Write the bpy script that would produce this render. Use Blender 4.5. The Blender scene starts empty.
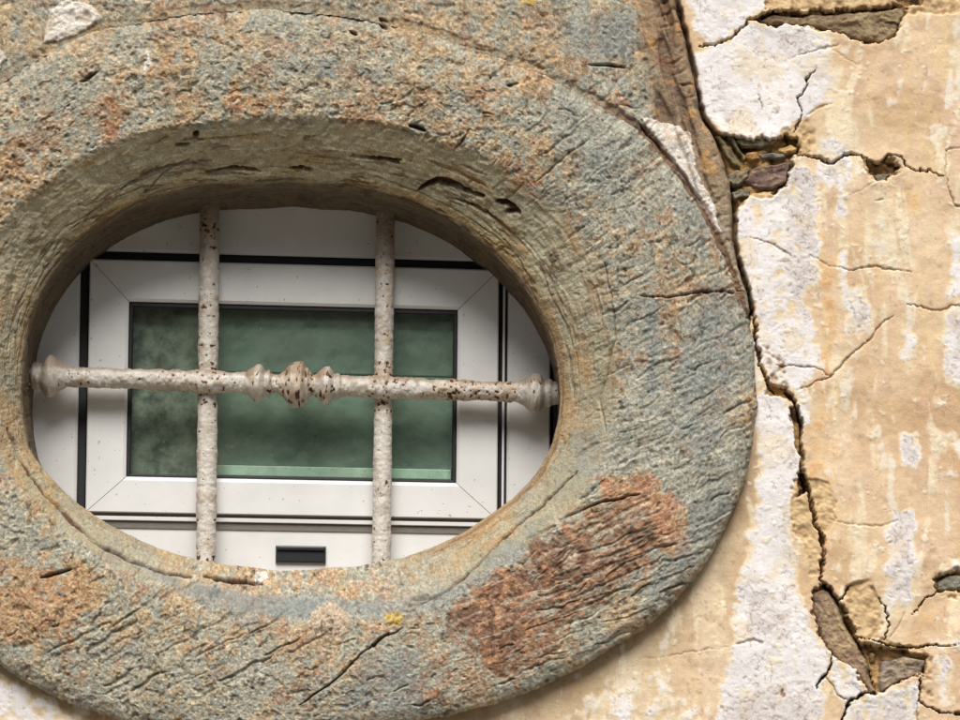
import bpy, math, time
import numpy as np
from mathutils import Matrix, Vector
T0 = time.time()
C = bpy.context.scene.collection
SC = bpy.context.scene

# ------------------------------------------------------------------ camera
PX = 0.0014                     # metres per photo pixel on the wall plane (y = 0)
F = 3600.0                      # focal length in photo pixels (135 mm lens)
ZC = 2.6                        # height of the picture centre above the pavement
PITCH, ROLL = math.radians(11.0), math.radians(1.0)
D = F * PX
Fw = np.array([0, math.cos(PITCH), math.sin(PITCH)])
R0 = np.array([1.0, 0, 0]); U0 = np.array([0, -math.sin(PITCH), math.cos(PITCH)])
Rt = math.cos(ROLL) * R0 + math.sin(ROLL) * U0
Up = -math.sin(ROLL) * R0 + math.cos(ROLL) * U0
CAM = np.array([0, 0, ZC]) - D * Fw
cd = bpy.data.cameras.new('camera'); cam = bpy.data.objects.new('camera', cd); C.objects.link(cam)
cd.lens = 135; cd.sensor_width = 36; cd.clip_start = 0.05; cd.clip_end = 500
m = Matrix.Identity(4)
for i in range(3):
    m[i][0] = Rt[i]; m[i][1] = Up[i]; m[i][2] = -Fw[i]; m[i][3] = CAM[i]
cam.matrix_world = m
SC.camera = cam

# ------------------------------------------------------------------ light
SUN_EL, SUN_AZ = math.radians(54), math.radians(-6)     # azimuth measured from straight in front of the wall
w = bpy.data.worlds.new('World'); SC.world = w; w.use_nodes = True
nt = w.node_tree; nt.nodes.clear()
sky = nt.nodes.new('ShaderNodeTexSky'); sky.sky_type = 'NISHITA'; sky.sun_disc = False
sky.sun_elevation = SUN_EL; sky.sun_rotation = math.pi - SUN_AZ * -1
sky.dust_density = 2.0; sky.air_density = 1.0; sky.ozone_density = 1.0
hs = nt.nodes.new('ShaderNodeHueSaturation'); hs.inputs['Saturation'].default_value = 0.35
bg = nt.nodes.new('ShaderNodeBackground'); bg.inputs['Strength'].default_value = 0.05
ou = nt.nodes.new('ShaderNodeOutputWorld')
nt.links.new(sky.outputs[0], hs.inputs['Color']); nt.links.new(hs.outputs[0], bg.inputs[0]); nt.links.new(bg.outputs[0], ou.inputs[0])
sl = bpy.data.lights.new('sun', 'SUN'); sl.energy = 3.7; sl.angle = math.radians(42); sl.color = (1.0, 0.965, 0.905)
so = bpy.data.objects.new('sun', sl); C.objects.link(so)
sdir = Vector((math.sin(SUN_AZ) * math.cos(SUN_EL), -math.cos(SUN_AZ) * math.cos(SUN_EL), math.sin(SUN_EL)))
so.rotation_euler = sdir.to_track_quat('Z', 'Y').to_euler(); so.location = sdir * 20
vs = SC.view_settings
SC.display_settings.display_device = 'sRGB'
vs.view_transform = 'Standard'; vs.look = 'None'; vs.gamma = 1; vs.use_curve_mapping = False
vs.exposure = 0.37

# ------------------------------------------------------------------ maths helpers
def at(u, v, d):
    """point on the plane at depth d (pixels behind the wall face) seen at photo pixel u, v"""
    u = np.asarray(u, float); v = np.asarray(v, float); d = np.asarray(d, float)
    a = (u - 480) / F; b = (360 - v) / F
    dr = Fw + a[..., None] * Rt + b[..., None] * Up
    t = (d * PX - CAM[1]) / dr[..., 1]
    return CAM + dr * t[..., None]

def proj(P):
    q = P - CAM
    z = q @ Fw
    return 480 + F * (q @ Rt) / z, 360 - F * (q @ Up) / z

rng = np.random.RandomState(7)
TAB = rng.rand(256, 256).astype(np.float32) * 2 - 1
TABF = TAB.ravel()

def vn(x, y, seed):
    x = np.asarray(x, np.float32) + np.float32(seed * 17.31); y = np.asarray(y, np.float32) + np.float32(seed * 9.77)
    xi = np.floor(x); yi = np.floor(y); fx = x - xi; fy = y - yi
    xi = xi.astype(np.int64); yi = yi.astype(np.int64)
    fx = fx * fx * (3 - 2 * fx); fy = fy * fy * (3 - 2 * fy)
    x0 = (xi & 255) << 8; x1 = ((xi + 1) & 255) << 8; y0 = yi & 255; y1 = (yi + 1) & 255
    a = TABF[x0 + y0]; b = TABF[x1 + y0]; c = TABF[x0 + y1]; d = TABF[x1 + y1]
    return (a + (b - a) * fx) * (1 - fy) + (c + (d - c) * fx) * fy

def fbm(u, v, scale, octv=3, seed=0, ang=0.0, sx=1.0, sy=1.0, gain=0.5):
    """noise about -1..1; sx, sy stretch it along / across the direction ang (degrees)"""
    a = math.radians(ang); ca, sa = math.cos(a), math.sin(a)
    x = (u * ca + v * sa) / (scale * sx); y = (-u * sa + v * ca) / (scale * sy)
    s = 0; amp = 1.0; tot = 0
    for o in range(octv):
        # rotate each octave so that the lattice does not show
        r = 0.6 * o; cr, sr = math.cos(r), math.sin(r)
        xx, yy = (x * cr - y * sr, x * sr + y * cr) if sx == sy else (x, y)
        s = s + amp * vn(xx, yy, seed + o * 5 + 1); tot += amp; amp *= gain; x = x * 2.03; y = y * 2.03
    return s * (1.6 / tot)

def sst(a, b, x):
    t = np.clip((x - a) / (b - a), 0, 1); return t * t * (3 - 2 * t)

def lin(c):
    c = np.array(c, float) / 255.0
    return np.where(c <= 0.04045, c / 12.92, ((c + 0.055) / 1.055) ** 2.4)

def mixc(col, c2, mk):
    mk = np.clip(mk, 0, 1)[..., None]
    return col * (1 - mk) + np.asarray(c2) * mk

def sdf_poly(U, V, P):
    """signed distance, positive inside"""
    P = np.asarray(P, float); n = len(P); d = np.full(U.shape, 1e9); ins = np.zeros(U.shape, bool)
    for i in range(n):
        ax, ay = P[i]; bx, by = P[(i + 1) % n]
        ex, ey = bx - ax, by - ay; L = ex * ex + ey * ey + 1e-9
        t = np.clip(((U - ax) * ex + (V - ay) * ey) / L, 0, 1)
        d = np.minimum(d, (U - ax - t * ex) ** 2 + (V - ay - t * ey) ** 2)
        c = (ay > V) != (by > V)
        if abs(by - ay) > 1e-9:
            ins ^= c & (U < ex * (V - ay) / (by - ay) + ax)
    d = np.sqrt(d)
    return np.where(ins, d, -d)

# feature rasters, half a pixel per cell
RX0, RY0, RS = -120, -120, 0.5
RW, RH = int(1200 / RS), int(960 / RS)
class Ras:
    def __init__(s, v=0.0): s.a = np.full((RH, RW), v, np.float32)
    def win(s, x0, y0, x1, y1):
        i0 = max(int((x0 - RX0) / RS), 0); i1 = min(int((x1 - RX0) / RS) + 1, RW)
        j0 = max(int((y0 - RY0) / RS), 0); j1 = min(int((y1 - RY0) / RS) + 1, RH)
        if i1 <= i0 or j1 <= j0: return None
        uu, vv = np.meshgrid(RX0 + RS * np.arange(i0, i1), RY0 + RS * np.arange(j0, j1))
        return (slice(j0, j1), slice(i0, i1)), uu, vv
    def poly(s, P, soft=8, val=1.0):
        P = np.asarray(P, float); r = s.win(P[:, 0].min() - soft, P[:, 1].min() - soft, P[:, 0].max() + soft, P[:, 1].max() + soft)
        if r is None: return
        k, uu, vv = r
        s.a[k] = np.maximum(s.a[k], val * sst(-soft, soft, sdf_poly(uu, vv, P)))
    def sdf(s, P, m=14):
        P = np.asarray(P, float); r = s.win(P[:, 0].min() - m, P[:, 1].min() - m, P[:, 0].max() + m, P[:, 1].max() + m)
        if r is None: return
        k, uu, vv = r
        s.a[k] = np.maximum(s.a[k], np.maximum(sdf_poly(uu, vv, P), -m))
    def line(s, P, w=2.0, val=1.0, taper=True, asym=False):
        """groove along a polyline; w = half width"""
        P = np.asarray(P, float); n = len(P) - 1
        L = np.r_[0, np.cumsum(np.hypot(*np.diff(P, axis=0).T))]
        for i in range(n):
            ax, ay = P[i]; bx, by = P[i + 1]
            r = s.win(min(ax, bx) - 3 * w, min(ay, by) - 3 * w, max(ax, bx) + 3 * w, max(ay, by) + 3 * w)
            if r is None: continue
            k, uu, vv = r
            ex, ey = bx - ax, by - ay; q = ex * ex + ey * ey + 1e-9
            t = np.clip(((uu - ax) * ex + (vv - ay) * ey) / q, 0, 1)
            d = np.hypot(uu - ax - t * ex, vv - ay - t * ey)
            ww = w
            if taper:
                g = (L[i] + t * (L[i + 1] - L[i])) / L[-1]
                ww = w * (0.25 + 0.75 * np.sin(np.pi * np.clip(g, 0.0, 1.0)) ** 0.5)
            if asym:     # steep upper lip, long lower run-out
                side = (uu - ax) * ey - (vv - ay) * ex
                d = np.where(side > 0, d * 1.15, d * 0.7)
            s.a[k] = np.maximum(s.a[k], val * (1 - sst(0.45, 1.25, d / np.maximum(ww, .3))))
    def get(s, U, V):
        x = np.clip((U - RX0) / RS, 0, RW - 1.01); y = np.clip((V - RY0) / RS, 0, RH - 1.01)
        xi = x.astype(np.int32); yi = y.astype(np.int32); fx = (x - xi).astype(np.float32); fy = (y - yi).astype(np.float32)
        a = s.a
        return (a[yi, xi] * (1 - fx) + a[yi, xi + 1] * fx) * (1 - fy) + (a[yi + 1, xi] * (1 - fx) + a[yi + 1, xi + 1] * fx) * fy

# ------------------------------------------------------------------ object helpers
def link(o, parent=None):
    C.objects.link(o)
    if parent is not None: o.parent = parent
    return o
def tag(o, label=None, cat=None, kind=None, group=None):
    if label: o['label'] = label
    if cat: o['category'] = cat
    if kind: o['kind'] = kind
    if group: o['group'] = group
    return o
def thing(name, loc, label, cat):
    o = bpy.data.objects.new(name, None); o.empty_display_size = 0.1; o.location = loc
    link(o); return tag(o, label, cat)
def mesh_np(name, V, quads, mat, parent=None, col=None, smooth=True, extra=None):
    """V world points (n,3); quads (m,4) indices"""
    org = np.zeros(3); q_ = parent
    while q_ is not None: org = org + np.array(q_.location); q_ = q_.parent
    me = bpy.data.meshes.new(name); n = len(V); mq = len(quads); k = quads.shape[1]
    me.vertices.add(n); me.vertices.foreach_set('co', (V - org).astype(np.float32).ravel())
    me.loops.add(mq * k); me.loops.foreach_set('vertex_index', quads.astype(np.int32).ravel())
    me.polygons.add(mq); me.polygons.foreach_set('loop_start', np.arange(0, mq * k, k, dtype=np.int32))
    me.polygons.foreach_set('loop_total', np.full(mq, k, np.int32))
    me.polygons.foreach_set('use_smooth', np.full(mq, smooth, bool))
    me.update(calc_edges=True); me.validate()
    if col is not None:
        a = me.attributes.new('col', 'FLOAT_COLOR', 'POINT')
        c4 = np.ones((n, 4), np.float32); c4[:, :3] = np.clip(col, 0.004, 0.9); a.data.foreach_set('color', c4.ravel())
    me.materials.append(mat)
    return link(bpy.data.objects.new(name, me), parent)
def grid_quads(nr, nc, wrap=False):
    i, j = np.meshgrid(np.arange(nr - 1), np.arange(nc if wrap else nc - 1), indexing='ij')
    j2 = (j + 1) % nc
    return np.stack([i * nc + j, i * nc + j2, (i + 1) * nc + j2, (i + 1) * nc + j], -1).reshape(-1, 4)

# ------------------------------------------------------------------ materials
def mat_new(name):
    mt = bpy.data.materials.new(name); mt.use_nodes = True; t = mt.node_tree
    return mt, t, t.nodes['Principled BSDF']
def nd(t, typ, **kw):
    n = t.nodes.new(typ)
    for k, v in kw.items():
        if k in n.inputs: n.inputs[k].default_value = v
        else: setattr(n, k, v)
    return n
def ramp(t, src, stops):
    r = nd(t, 'ShaderNodeValToRGB'); e = r.color_ramp.elements
    while len(e) < len(stops): e.new(0.5)
    for q, (p, c) in zip(e, stops):
        q.position = p; q.color = (c, c, c, 1) if not isinstance(c, tuple) else (*c, 1)
    t.links.new(src, r.inputs[0]); return r
def mineral(name, fine=520, contrast=0.35, bumpd=0.0012, rough=0.92, pits=True):
    """weathered mineral surface: vertex colour (stains, and painted shade in reveal and tool cuts) broken up by fine grain"""
    mt, t, b = mat_new(name); L = t.links
    at_ = nd(t, 'ShaderNodeAttribute', attribute_name='col')
    tc = nd(t, 'ShaderNodeTexCoord')
    n1 = nd(t, 'ShaderNodeTexNoise', Scale=fine, Detail=4.0, Roughness=0.65); L.new(tc.outputs['Object'], n1.inputs['Vector'])
    n2 = nd(t, 'ShaderNodeTexNoise', Scale=fine * 0.28, Detail=3.0, Roughness=0.6); L.new(tc.outputs['Object'], n2.inputs['Vector'])
    r1 = ramp(t, n1.outputs['Fac'], [(0.3, 1 - contrast), (0.7, 1 + contrast)])
    mx = nd(t, 'ShaderNodeMix', data_type='RGBA', blend_type='MULTIPLY'); mx.inputs[0].default_value = 1
    mx.clamp_result = False
    L.new(at_.outputs['Color'], mx.inputs[6])
    mr = nd(t, 'ShaderNodeMapRange'); mr.inputs[1].default_value = 0.3; mr.inputs[2].default_value = 0.7
    mr.inputs[3].default_value = 1 - contrast; mr.inputs[4].default_value = 1 + contrast; L.new(n1.outputs['Fac'], mr.inputs[0])
    L.new(mr.outputs[0], mx.inputs[7])
    t.nodes.remove(r1)
    L.new(mx.outputs[2], b.inputs['Base Color'])
    b.inputs['Roughness'].default_value = rough; b.inputs['Specular IOR Level'].default_value = 0.25
    ad = nd(t, 'ShaderNodeMath', operation='ADD'); L.new(n1.outputs['Fac'], ad.inputs[0]); L.new(n2.outputs['Fac'], ad.inputs[1])
    bp = nd(t, 'ShaderNodeBump', Strength=1.0, Distance=bumpd); L.new(ad.outputs[0], bp.inputs['Height']); L.new(bp.outputs[0], b.inputs['Normal'])
    return mt
M_stone = mineral('weathered_stone', 620, 0.42, 0.0014)
M_block = mineral('weathered_block_stone', 600, 0.4, 0.0014)
M_plaster = mineral('lime_plaster', 600, 0.10, 0.0006, 0.9)
M_core = mineral('mortar_rubble', 420, 0.35, 0.003)
M_slate = mineral('slate', 500, 0.3, 0.0012, 0.75)

# ------------------------------------------------------------------ outlines (photo pixels on the thing itself)
CU, CV = 290.0, 385.0
OUTER = [(757,385),(755,430),(745,482),(722,535),(690,582),(640,630),(600,655),(553,679),(487,705),(417,720),(340,731),(250,737),(180,731),(115,719),(60,699),(0,666),(-60,620),(-120,560),(-170,480),(-195,390),(-190,300),(-160,220),(-100,145),(-50,110),(0,80),(48,48),(100,28),(160,14),(240,6),(320,9),(380,18),(440,35),(500,55),(550,77),(600,102),(640,128),(680,172),(712,225),(735,275),(750,325)]
SPLAY = [(620,400),(607,450),(570,508),(510,558),(447,594),(380,612),(300,618),(230,610),(160,588),(100,558),(50,520),(15,480),(-12,430),(-24,370),(-24,300),(-14,250),(7,213),(40,184),(77,160),(143,134),(200,122),(250,118),(290,116),(340,117),(403,127),(453,141),(507,168),(545,192),(580,222),(605,270),(618,335)]
RIM = [(83,240),(133,208),(187,192),(250,188),(320,188),(387,197),(440,217),(473,240),(500,262),(530,297),(550,335),(559,375),(560,410),(552,445),(535,475),(510,500),(480,521),(430,547),(380,560),(320,567),(250,566),(190,556),(130,535),(88,510),(50,477),(28,447),(22,410),(22,370),(27,330),(42,293),(61,263)]
def polar(P):
    P = np.asarray(P, float); a = np.arctan2(P[:, 1] - CV, P[:, 0] - CU); r = np.hypot(P[:, 0] - CU, P[:, 1] - CV)
    o = np.argsort(a); a = a[o]; r = r[o]
    A = np.r_[a - 2 * np.pi, a, a + 2 * np.pi]; R_ = np.r_[r, r, r]
    g = np.linspace(-np.pi, np.pi, 1441)[:-1]; y = np.interp(g, A, R_)
    k = np.exp(-0.5 * (np.arange(-24, 25) / 8.0) ** 2); k /= k.sum()
    y = np.convolve(np.r_[y[-24:], y, y[:24]], k, 'valid')
    return lambda th: np.interp((th + np.pi) % (2 * np.pi) - np.pi, np.r_[g, np.pi], np.r_[y, y[0]])
rO, rS, rR = polar(OUTER), polar(SPLAY), polar(RIM)
def ring_rel(U, V):
    th = np.arctan2(V - CV, U - CU); return np.hypot(U - CU, V - CV) - rO(th)   # >0 outside the surround

BLOCK = [(-460,-420),(655,-420),(668,-60),(676,0),(682,24),(687,42),(692,66),(697,95),(703,118),(716,138),(724,160),(730,182),(733,205),(734,240),(738,262),(745,285),(751,310),(700,420),(-100,420),(-215,330),(-330,200),(-460,60)]

# ------------------------------------------------------------------ painted features
WHITE, SPK, ORG, MORT, CRK, HAIR, HOLE = Ras(), Ras(), Ras(), Ras(), Ras(), Ras(), Ras(-14.0)
for P, s, v in [
    ([(678,-60),(760,-60),(768,-4),(760,6),(742,26),(728,36),(716,42),(702,42),(690,20)], 3, 1),
    ([(692,62),(703,46),(728,40),(760,25),(800,26),(828,42),(834,60),(826,98),(808,118),(795,132),(770,139),(735,135),(712,122),(697,96)], 4, 1),
    ([(738,212),(748,198),(790,163),(816,168),(817,262),(806,300),(818,330),(818,368),(800,392),(786,388),(768,384),(758,340),(750,312),(738,262),(734,232)], 5, .85),
    ([(812,140),(830,138),(850,152),(862,158),(868,175),(852,176),(846,192),(848,215),(838,228),(834,190),(818,182)], 5, .7),
    ([(838,238),(848,238),(849,282),(868,284),(868,334),(846,334),(840,300)], 3, .8),
    ([(762,390),(782,398),(794,412),(798,456),(804,484),(792,500),(790,530),(796,566),(802,606),(820,642),(832,662),(824,700),(812,770),(768,800),(722,764),(716,720),(722,680),(732,640),(740,590),(750,540),(758,500),(757,450),(758,410)], 5, 1),
    ([(826,661),(852,660),(866,692),(850,704),(836,697)], 3, .75),
    ([(844,704),(872,690),(916,684),(922,700),(905,760),(870,775),(838,752)], 3, .8),
    ([(887,512),(914,512),(916,560),(912,612),(886,612),(884,560)], 4, .9),
    ([(952,236),(985,232),(1004,262),(990,292),(950,296)], 4, .95), ([(946,312),(980,306),(1012,340),(988,384),(950,386),(942,345)], 4, .95),
    ([(903,328),(918,330),(918,372),(905,374)], 5, .6), ([(900,432),(918,430),(918,465),(904,464)], 4, .85),
    ([(936,656),(954,656),(954,706),(938,706)], 4, .8), ([(796,394),(812,388),(808,420),(799,424)], 3, .9),
    ([(826,560),(842,560),(846,586),(830,592)], 5, .5), ([(826,440),(835,440),(836,556),(827,556)], 5, .35),
    ([(-100,660),(-20,664),(20,690),(80,722),(130,760),(-100,760)], 12, .75), ([(590,690),(650,694),(700,690),(705,760),(560,760)], 14, .55),
    ([(925,640),(990,636),(1000,646),(930,652)], 4, .6), ([(944,560),(990,545),(1000,568),(950,578)], 5, .55), ([(946,428),(958,428),(958,480),(948,480)], 5, .4),
    ([(640,120),(664,122),(692,136),(692,152),(698,172),(702,186),(714,206),(722,236),(714,232),(700,204),(684,181),(664,156),(650,137)], 2.5, 1),
    ([(50,12),(72,2),(92,9),(104,22),(86,33),(60,44),(44,45)], 2, 1.2), ([(-20,50),(2,54),(8,62),(2,72),(-20,76)], 2, 1.2)]:
    WHITE.poly(P, s * 1.9 if v < 1.1 and P[0][0] != 640 else s, v)
for P, s, v in [
    ([(786,165),(817,168),(818,262),(812,320),(790,320),(784,230)], 8, 1), ([(700,60),(740,60),(735,100),(755,134),(720,125),(698,90)], 12, .7),
    ([(742,35),(800,30),(822,50),(780,60),(745,52)], 10, .8), ([(745,588),(795,590),(790,640),(748,636)], 14, .9),
    ([(722,690),(800,676),(830,690),(826,760),(716,760)], 16, 1), ([(740,260),(770,300),(786,380),(768,380),(752,318)], 10, .6),
    ([(774,410),(796,430),(798,520),(802,600),(784,600),(776,500)], 10, .7), ([(887,512),(914,512),(914,600),(888,600)], 8, .9),
    ([(848,282),(868,284),(868,334),(848,334)], 6, .8), ([(846,704),(916,690),(916,760),(840,760)], 10, .9),
    ([(830,664),(856,664),(862,690),(840,695)], 8, .6), ([(946,314),(1040,312),(1040,388),(944,380)], 8, .8), ([(684,0),(720,10),(735,28),(700,42)], 10, .7),
    ([(900,432),(918,430),(918,465),(904,464)], 6, .9), ([(935,655),(958,655),(955,710),(935,708)], 8, .7), ([(820,140),(850,150),(850,225),(836,220)], 8, .6)]:
    SPK.poly(P, s, v)
for P, s, v in [
    ([(820,230),(838,236),(842,330),(842,400),(836,560),(812,560),(804,470),(816,395)], 12, .62),
    ([(762,250),(770,256),(774,382),(766,380),(764,330)], 4, .9), ([(790,270),(796,276),(790,322),(782,360),(776,352),(786,318)], 3, .9),
    ([(818,60),(838,60),(838,118),(812,118)], 8, .5), ([(880,172),(920,190),(925,212),(890,222)], 12, .5),
    ([(800,620),(812,640),(812,690),(796,700)], 8, .55), ([(846,580),(880,585),(880,640),(850,630)], 10, .7),
    ([(896,340),(925,340),(925,372),(900,372)], 8, .4), ([(790,40),(830,44),(826,60),(800,56)], 5, .6), ([(925,600),(960,590),(1000,640),(915,640)], 12, .5), ([(795,110),(815,100),(812,135),(798,136)], 6, .8)]:
    ORG.poly(P, s, v)
# broken plaster down to the mortar
for P, s, v in [
    ([(760,-40),(1000,-50),(1020,8),(970,14),(925,14),(905,18),(900,8),(780,10),(764,8)], 4, 1),
    ([(768,386),(784,390),(794,400),(790,405),(776,398),(766,394)], 2.5, .9), ([(791,482),(804,478),(812,500),(822,540),(822,575),(810,572),(800,540),(792,510)], 4, 1),
    ([(806,480),(826,480),(836,492),(834,515),(838,520),(828,536),(818,530),(808,500)], 3, 1),
    ([(780,130),(806,120),(818,128),(812,150),(800,156),(784,150)], 4, .9), ([(862,158),(878,162),(890,154),(902,166),(892,176),(886,184),(870,180)], 3, 1),
    ([(846,582),(872,578),(882,600),(880,640),(862,642),(842,612)], 5, .8), ([(880,640),(925,646),(930,660),(918,676),(880,660)], 4, .8),
    ([(745,186),(780,186),(772,198),(746,200)], 3, .9), ([(932,574),(960,566),(960,600),(936,596)], 4, .6),
    ([(760,340),(782,352),(788,376),(792,392),(768,388)], 5, .45), ([(916,656),(936,654),(934,704),(920,706)], 4, .5)]:
    MORT.poly(P, s, v)
for P in [
    [(703,126),(722,134),(745,138),(770,140),(788,134),(800,138),(800,150),(788,158),(792,163),(786,182),(776,192),(758,190),(746,198),(738,206),(735,228),(728,228),(720,175),(706,150)],
    [(754,20),(770,10),(800,12),(850,8),(902,6),(905,14),(896,34),(884,42),(864,42),(835,31),(800,25),(770,25)],
    [(868,161),(878,164),(888,158),(898,164),(893,174),(885,182),(876,181),(870,172)],
    [(766,385),(784,386),(793,398),(790,402),(778,395),(768,392)], [(791,410),(799,408),(803,425),(803,450),(800,462),(797,440),(792,424)],
    [(798,474),(806,472),(806,490),(797,496)],
    [(812,592),(824,584),(838,596),(848,618),(858,640),(868,652),(880,690),(872,694),(862,680),(856,668),(838,660),(828,648),(820,630),(812,612)],
    [(862,642),(884,650),(905,650),(926,656),(924,674),(906,678),(884,692),(874,690),(866,665)],
    [(934,579),(948,573),(1000,568),(1000,596),(950,588),(936,590)], [(896,-2),(925,-20),(924,2),(905,5)]]:
    HOLE.sdf(P)
for P, w_, v in [
    ([(698,46),(716,44),(728,38),(742,28),(755,18),(770,9)], 1.5, 1), ([(798,153),(812,157),(834,163),(848,154),(862,154),(869,160)], 1.7, 1),
    ([(866,158),(878,163),(888,155),(900,158),(910,168),(925,170),(946,176)], 1.0, .7), ([(785,390),(793,398),(798,408)], 2.4, 1),
    ([(797,404),(802,424),(802,440),(801,460),(803,478),(808,494),(815,520),(822,536),(823,560),(821,580),(830,590)], 2.5, 1),
    ([(746,282),(753,314),(757,342),(761,368),(769,386),(776,392)], 2.4, 1),
    ([(818,592),(830,588),(837,600),(838,612),(848,622),(858,640),(864,656),(870,672),(876,692)], 2.8, 1), ([(838,600),(846,594),(851,583)], 1.1, .7),
    ([(880,596),(886,608),(888,622),(886,642)], 1.0, .8), ([(856,634),(870,640),(885,645),(905,647),(940,645),(962,645)], 1.1, .7),
    ([(833,652),(832,665),(824,677),(814,688)], 1.4, 1), ([(876,690),(862,693),(850,703),(845,713),(840,726)], 1.8, 1), ([(918,655),(919,680),(920,700),(932,709),(950,714),(975,712)], 1.2, .8),
    ([(936,590),(925,602),(912,614)], .9, .7), ([(816,72),(808,78),(802,90),(797,102),(800,112),(800,120),(794,133)], 1.1, .7), ([(690,132),(720,135),(745,138)], 2.0, .8)]:
    CRK.line(P, w_ * .88, v)
for P, w_, v in [
    ([(796,390),(815,384),(832,375),(845,360),(858,350),(868,340),(880,325),(895,315)], 1.0, .9), ([(776,364),(800,367),(815,367),(825,372),(832,376)], .9, .8),
    ([(838,268),(850,270),(870,267),(890,268),(912,272)], .9, .8), ([(905,303),(925,307),(940,312),(950,305),(965,308)], 1.0, .8),
    ([(825,676),(833,686),(838,696),(850,703)], 1.0, .9), ([(946,176),(950,190),(955,205),(966,208)], 1.0, .8), ([(946,176),(948,150),(966,145)], .9, .6),
    ([(640,660),(670,656),(700,651),(730,646)], .7, .4), ([(828,520),(850,524),(880,525),(900,520)], .9, .5), ([(757,94),(762,110)], .8, .8), ([(796,58),(812,52),(840,44)], .9, .6),
    ([(736,644),(752,640),(764,642)], 1.6, .6), ([(784,690),(785,700)], 2.0, .9), ([(832,50),(860,66)], .8, .3), ([(918,700),(917,730)], 1.0, .7), ([(876,201),(884,200)], 1, .7),
    ([(905,612),(890,640)], .8, .5), ([(750,238),(775,245),(790,256)], 1.0, .7), ([(810,256),(822,262),(838,268)], .9, .5), ([(880,180),(850,196)], .8, .3), ([(805,116),(832,102)], 1.0, .6)]:
    HAIR.line(P, w_, v)

# stone features
SCR, STK, RUST, OCH, BLU, PALE = Ras(), Ras(), Ras(), Ras(), Ras(), Ras()
for P, w_, v in [
    ([(8,428),(22,462),(45,494),(75,522),(100,545),(135,562),(165,572),(192,577)], 2.2, 1), ([(203,576),(225,579),(250,582),(262,582)], 2.6, 1),
    ([(447,588),(475,566),(500,541),(530,514),(560,488),(578,470)], 1.3, .8), ([(300,706),(330,684),(352,662),(372,644),(388,634),(402,628)], 1.0, .75), ([(372,646),(388,632)], 1.7, .9),
    ([(640,296),(665,298),(690,292),(715,292),(742,294)], 1.2, .6), ([(418,190),(428,184),(440,180),(450,182),(462,187),(474,192)], 3.3, 1), ([(440,184),(455,184),(470,191)], 3.0, 1), ([(496,200),(508,204),(520,213)], 3.2, 1), ([(474,192),(484,196)], 2.2, .8), ([(205,172),(235,168),(260,172)], 1.6, .6), ([(455,198),(480,208),(500,222)], 1.4, .6), ([(120,190),(150,172),(190,160)], 1.6, .5), ([(505,212),(516,211)], 2.2, .9),
    ([(350,155),(372,158),(402,160)], 1.3, .7), ([(378,157),(400,163)], 1.8, .8), ([(290,168),(312,168)], 1.7, .8), ([(193,134),(198,137)], 3.0, .9), ([(175,146),(190,144)], 1.8, .7), ([(410,126),(425,130)], 3.0, .9),
    ([(80,82),(98,72)], 2.4, .8), ([(140,200),(156,180),(175,165),(210,160)], 1.1, .35), ([(536,182),(560,160),(590,138)], 1.1, .35),
    ([(588,66),(606,68),(624,70)], 1.6, .8), ([(470,130),(455,150)], 1.0, .5), ([(420,604),(452,586)], 1.2, .6), ([(605,262),(612,300),(614,340),(600,400),(606,430)], 1.1, .45), ([(380,22),(388,28)], 3.0, .8),
    ([(350,30),(357,34)], 2.5, .8), ([(560,520),(600,503),(640,494)], 1.5, .6), ([(640,126),(660,148),(682,176),(700,202)], 1.8, .7), ([(40,578),(72,570)], 2.2, .7), ([(412,598),(428,596)], 3.0, .5)]:
    SCR.line(P, w_, v)
def strokes(n, box, ang, la, lb, wd, vmin, seed, tgt=STK, vmax=1.0):
    r = np.random.RandomState(seed); wd = wd * .66
    for _ in range(int(n * .62)):
        x = r.uniform(box[0], box[2]); y = r.uniform(box[1], box[3]); L_ = r.uniform(la, lb); a = math.radians(ang + r.normal(0, 2.6))
        L_ *= .8; dx, dy = math.cos(a) * L_ / 2, math.sin(a) * L_ / 2
        k = r.normal(0, 1.4)
        tgt.line([(x - dx, y - dy), (x + k * .4, y + k), (x + dx, y + dy)], r.uniform(wd * .6, wd * 1.3), r.uniform(vmin, vmax) ** 1.3, True, True)
strokes(90, (510, 70, 665, 260), -40, 12, 46, 2.2, .2, 21, STK, .6)
strokes(110, (590, 190, 757, 440), -26, 8, 34, 2.1, .2, 22, STK, .6)
strokes(110, (580, 390, 757, 620), -24, 8, 34, 2.1, .2, 23, STK, .6)
strokes(60, (540, 500, 700, 670), -21, 24, 70, 2.0, .2, 24, STK, .6)
strokes(22, (510, 75, 650, 250), -42, 18, 62, 2.6, .35, 1)
strokes(64, (585, 190, 752, 420), -27, 14, 46, 2.3, .3, 2)
strokes(60, (585, 400, 755, 600), -25, 12, 40, 2.3, .3, 3)
strokes(24, (540, 490, 690, 660), -21, 26, 70, 2.4, .4, 4)
strokes(120, (70, 585, 260, 700), -29, 14, 60, 2.2, .15, 25, STK, .5)
strokes(26, (80, 590, 250, 690), -29, 30, 90, 2.6, .45, 5)
strokes(8, (200, 610, 330, 690), -29, 20, 60, 1.8, .3, 6)
strokes(34, (0, 30, 320, 190), -32, 8, 26, 2.0, .2, 7)
strokes(26, (300, 20, 520, 170), -38, 10, 34, 2.0, .2, 8)
strokes(60, (420, 480, 620, 590), -42, 10, 40, 1.4, .2, 9)
strokes(30, (0, 560, 330, 730), -20, 6, 20, 2.0, .2, 10)
strokes(24, (330, 610, 560, 720), -25, 8, 26, 1.7, .2, 11)
strokes(24, (480, -20, 700, 120), 12, 8, 34, 1.6, .2, 12)
strokes(20, (-100, -20, 480, 30), -8, 8, 30, 1.6, .2, 13)
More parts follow.
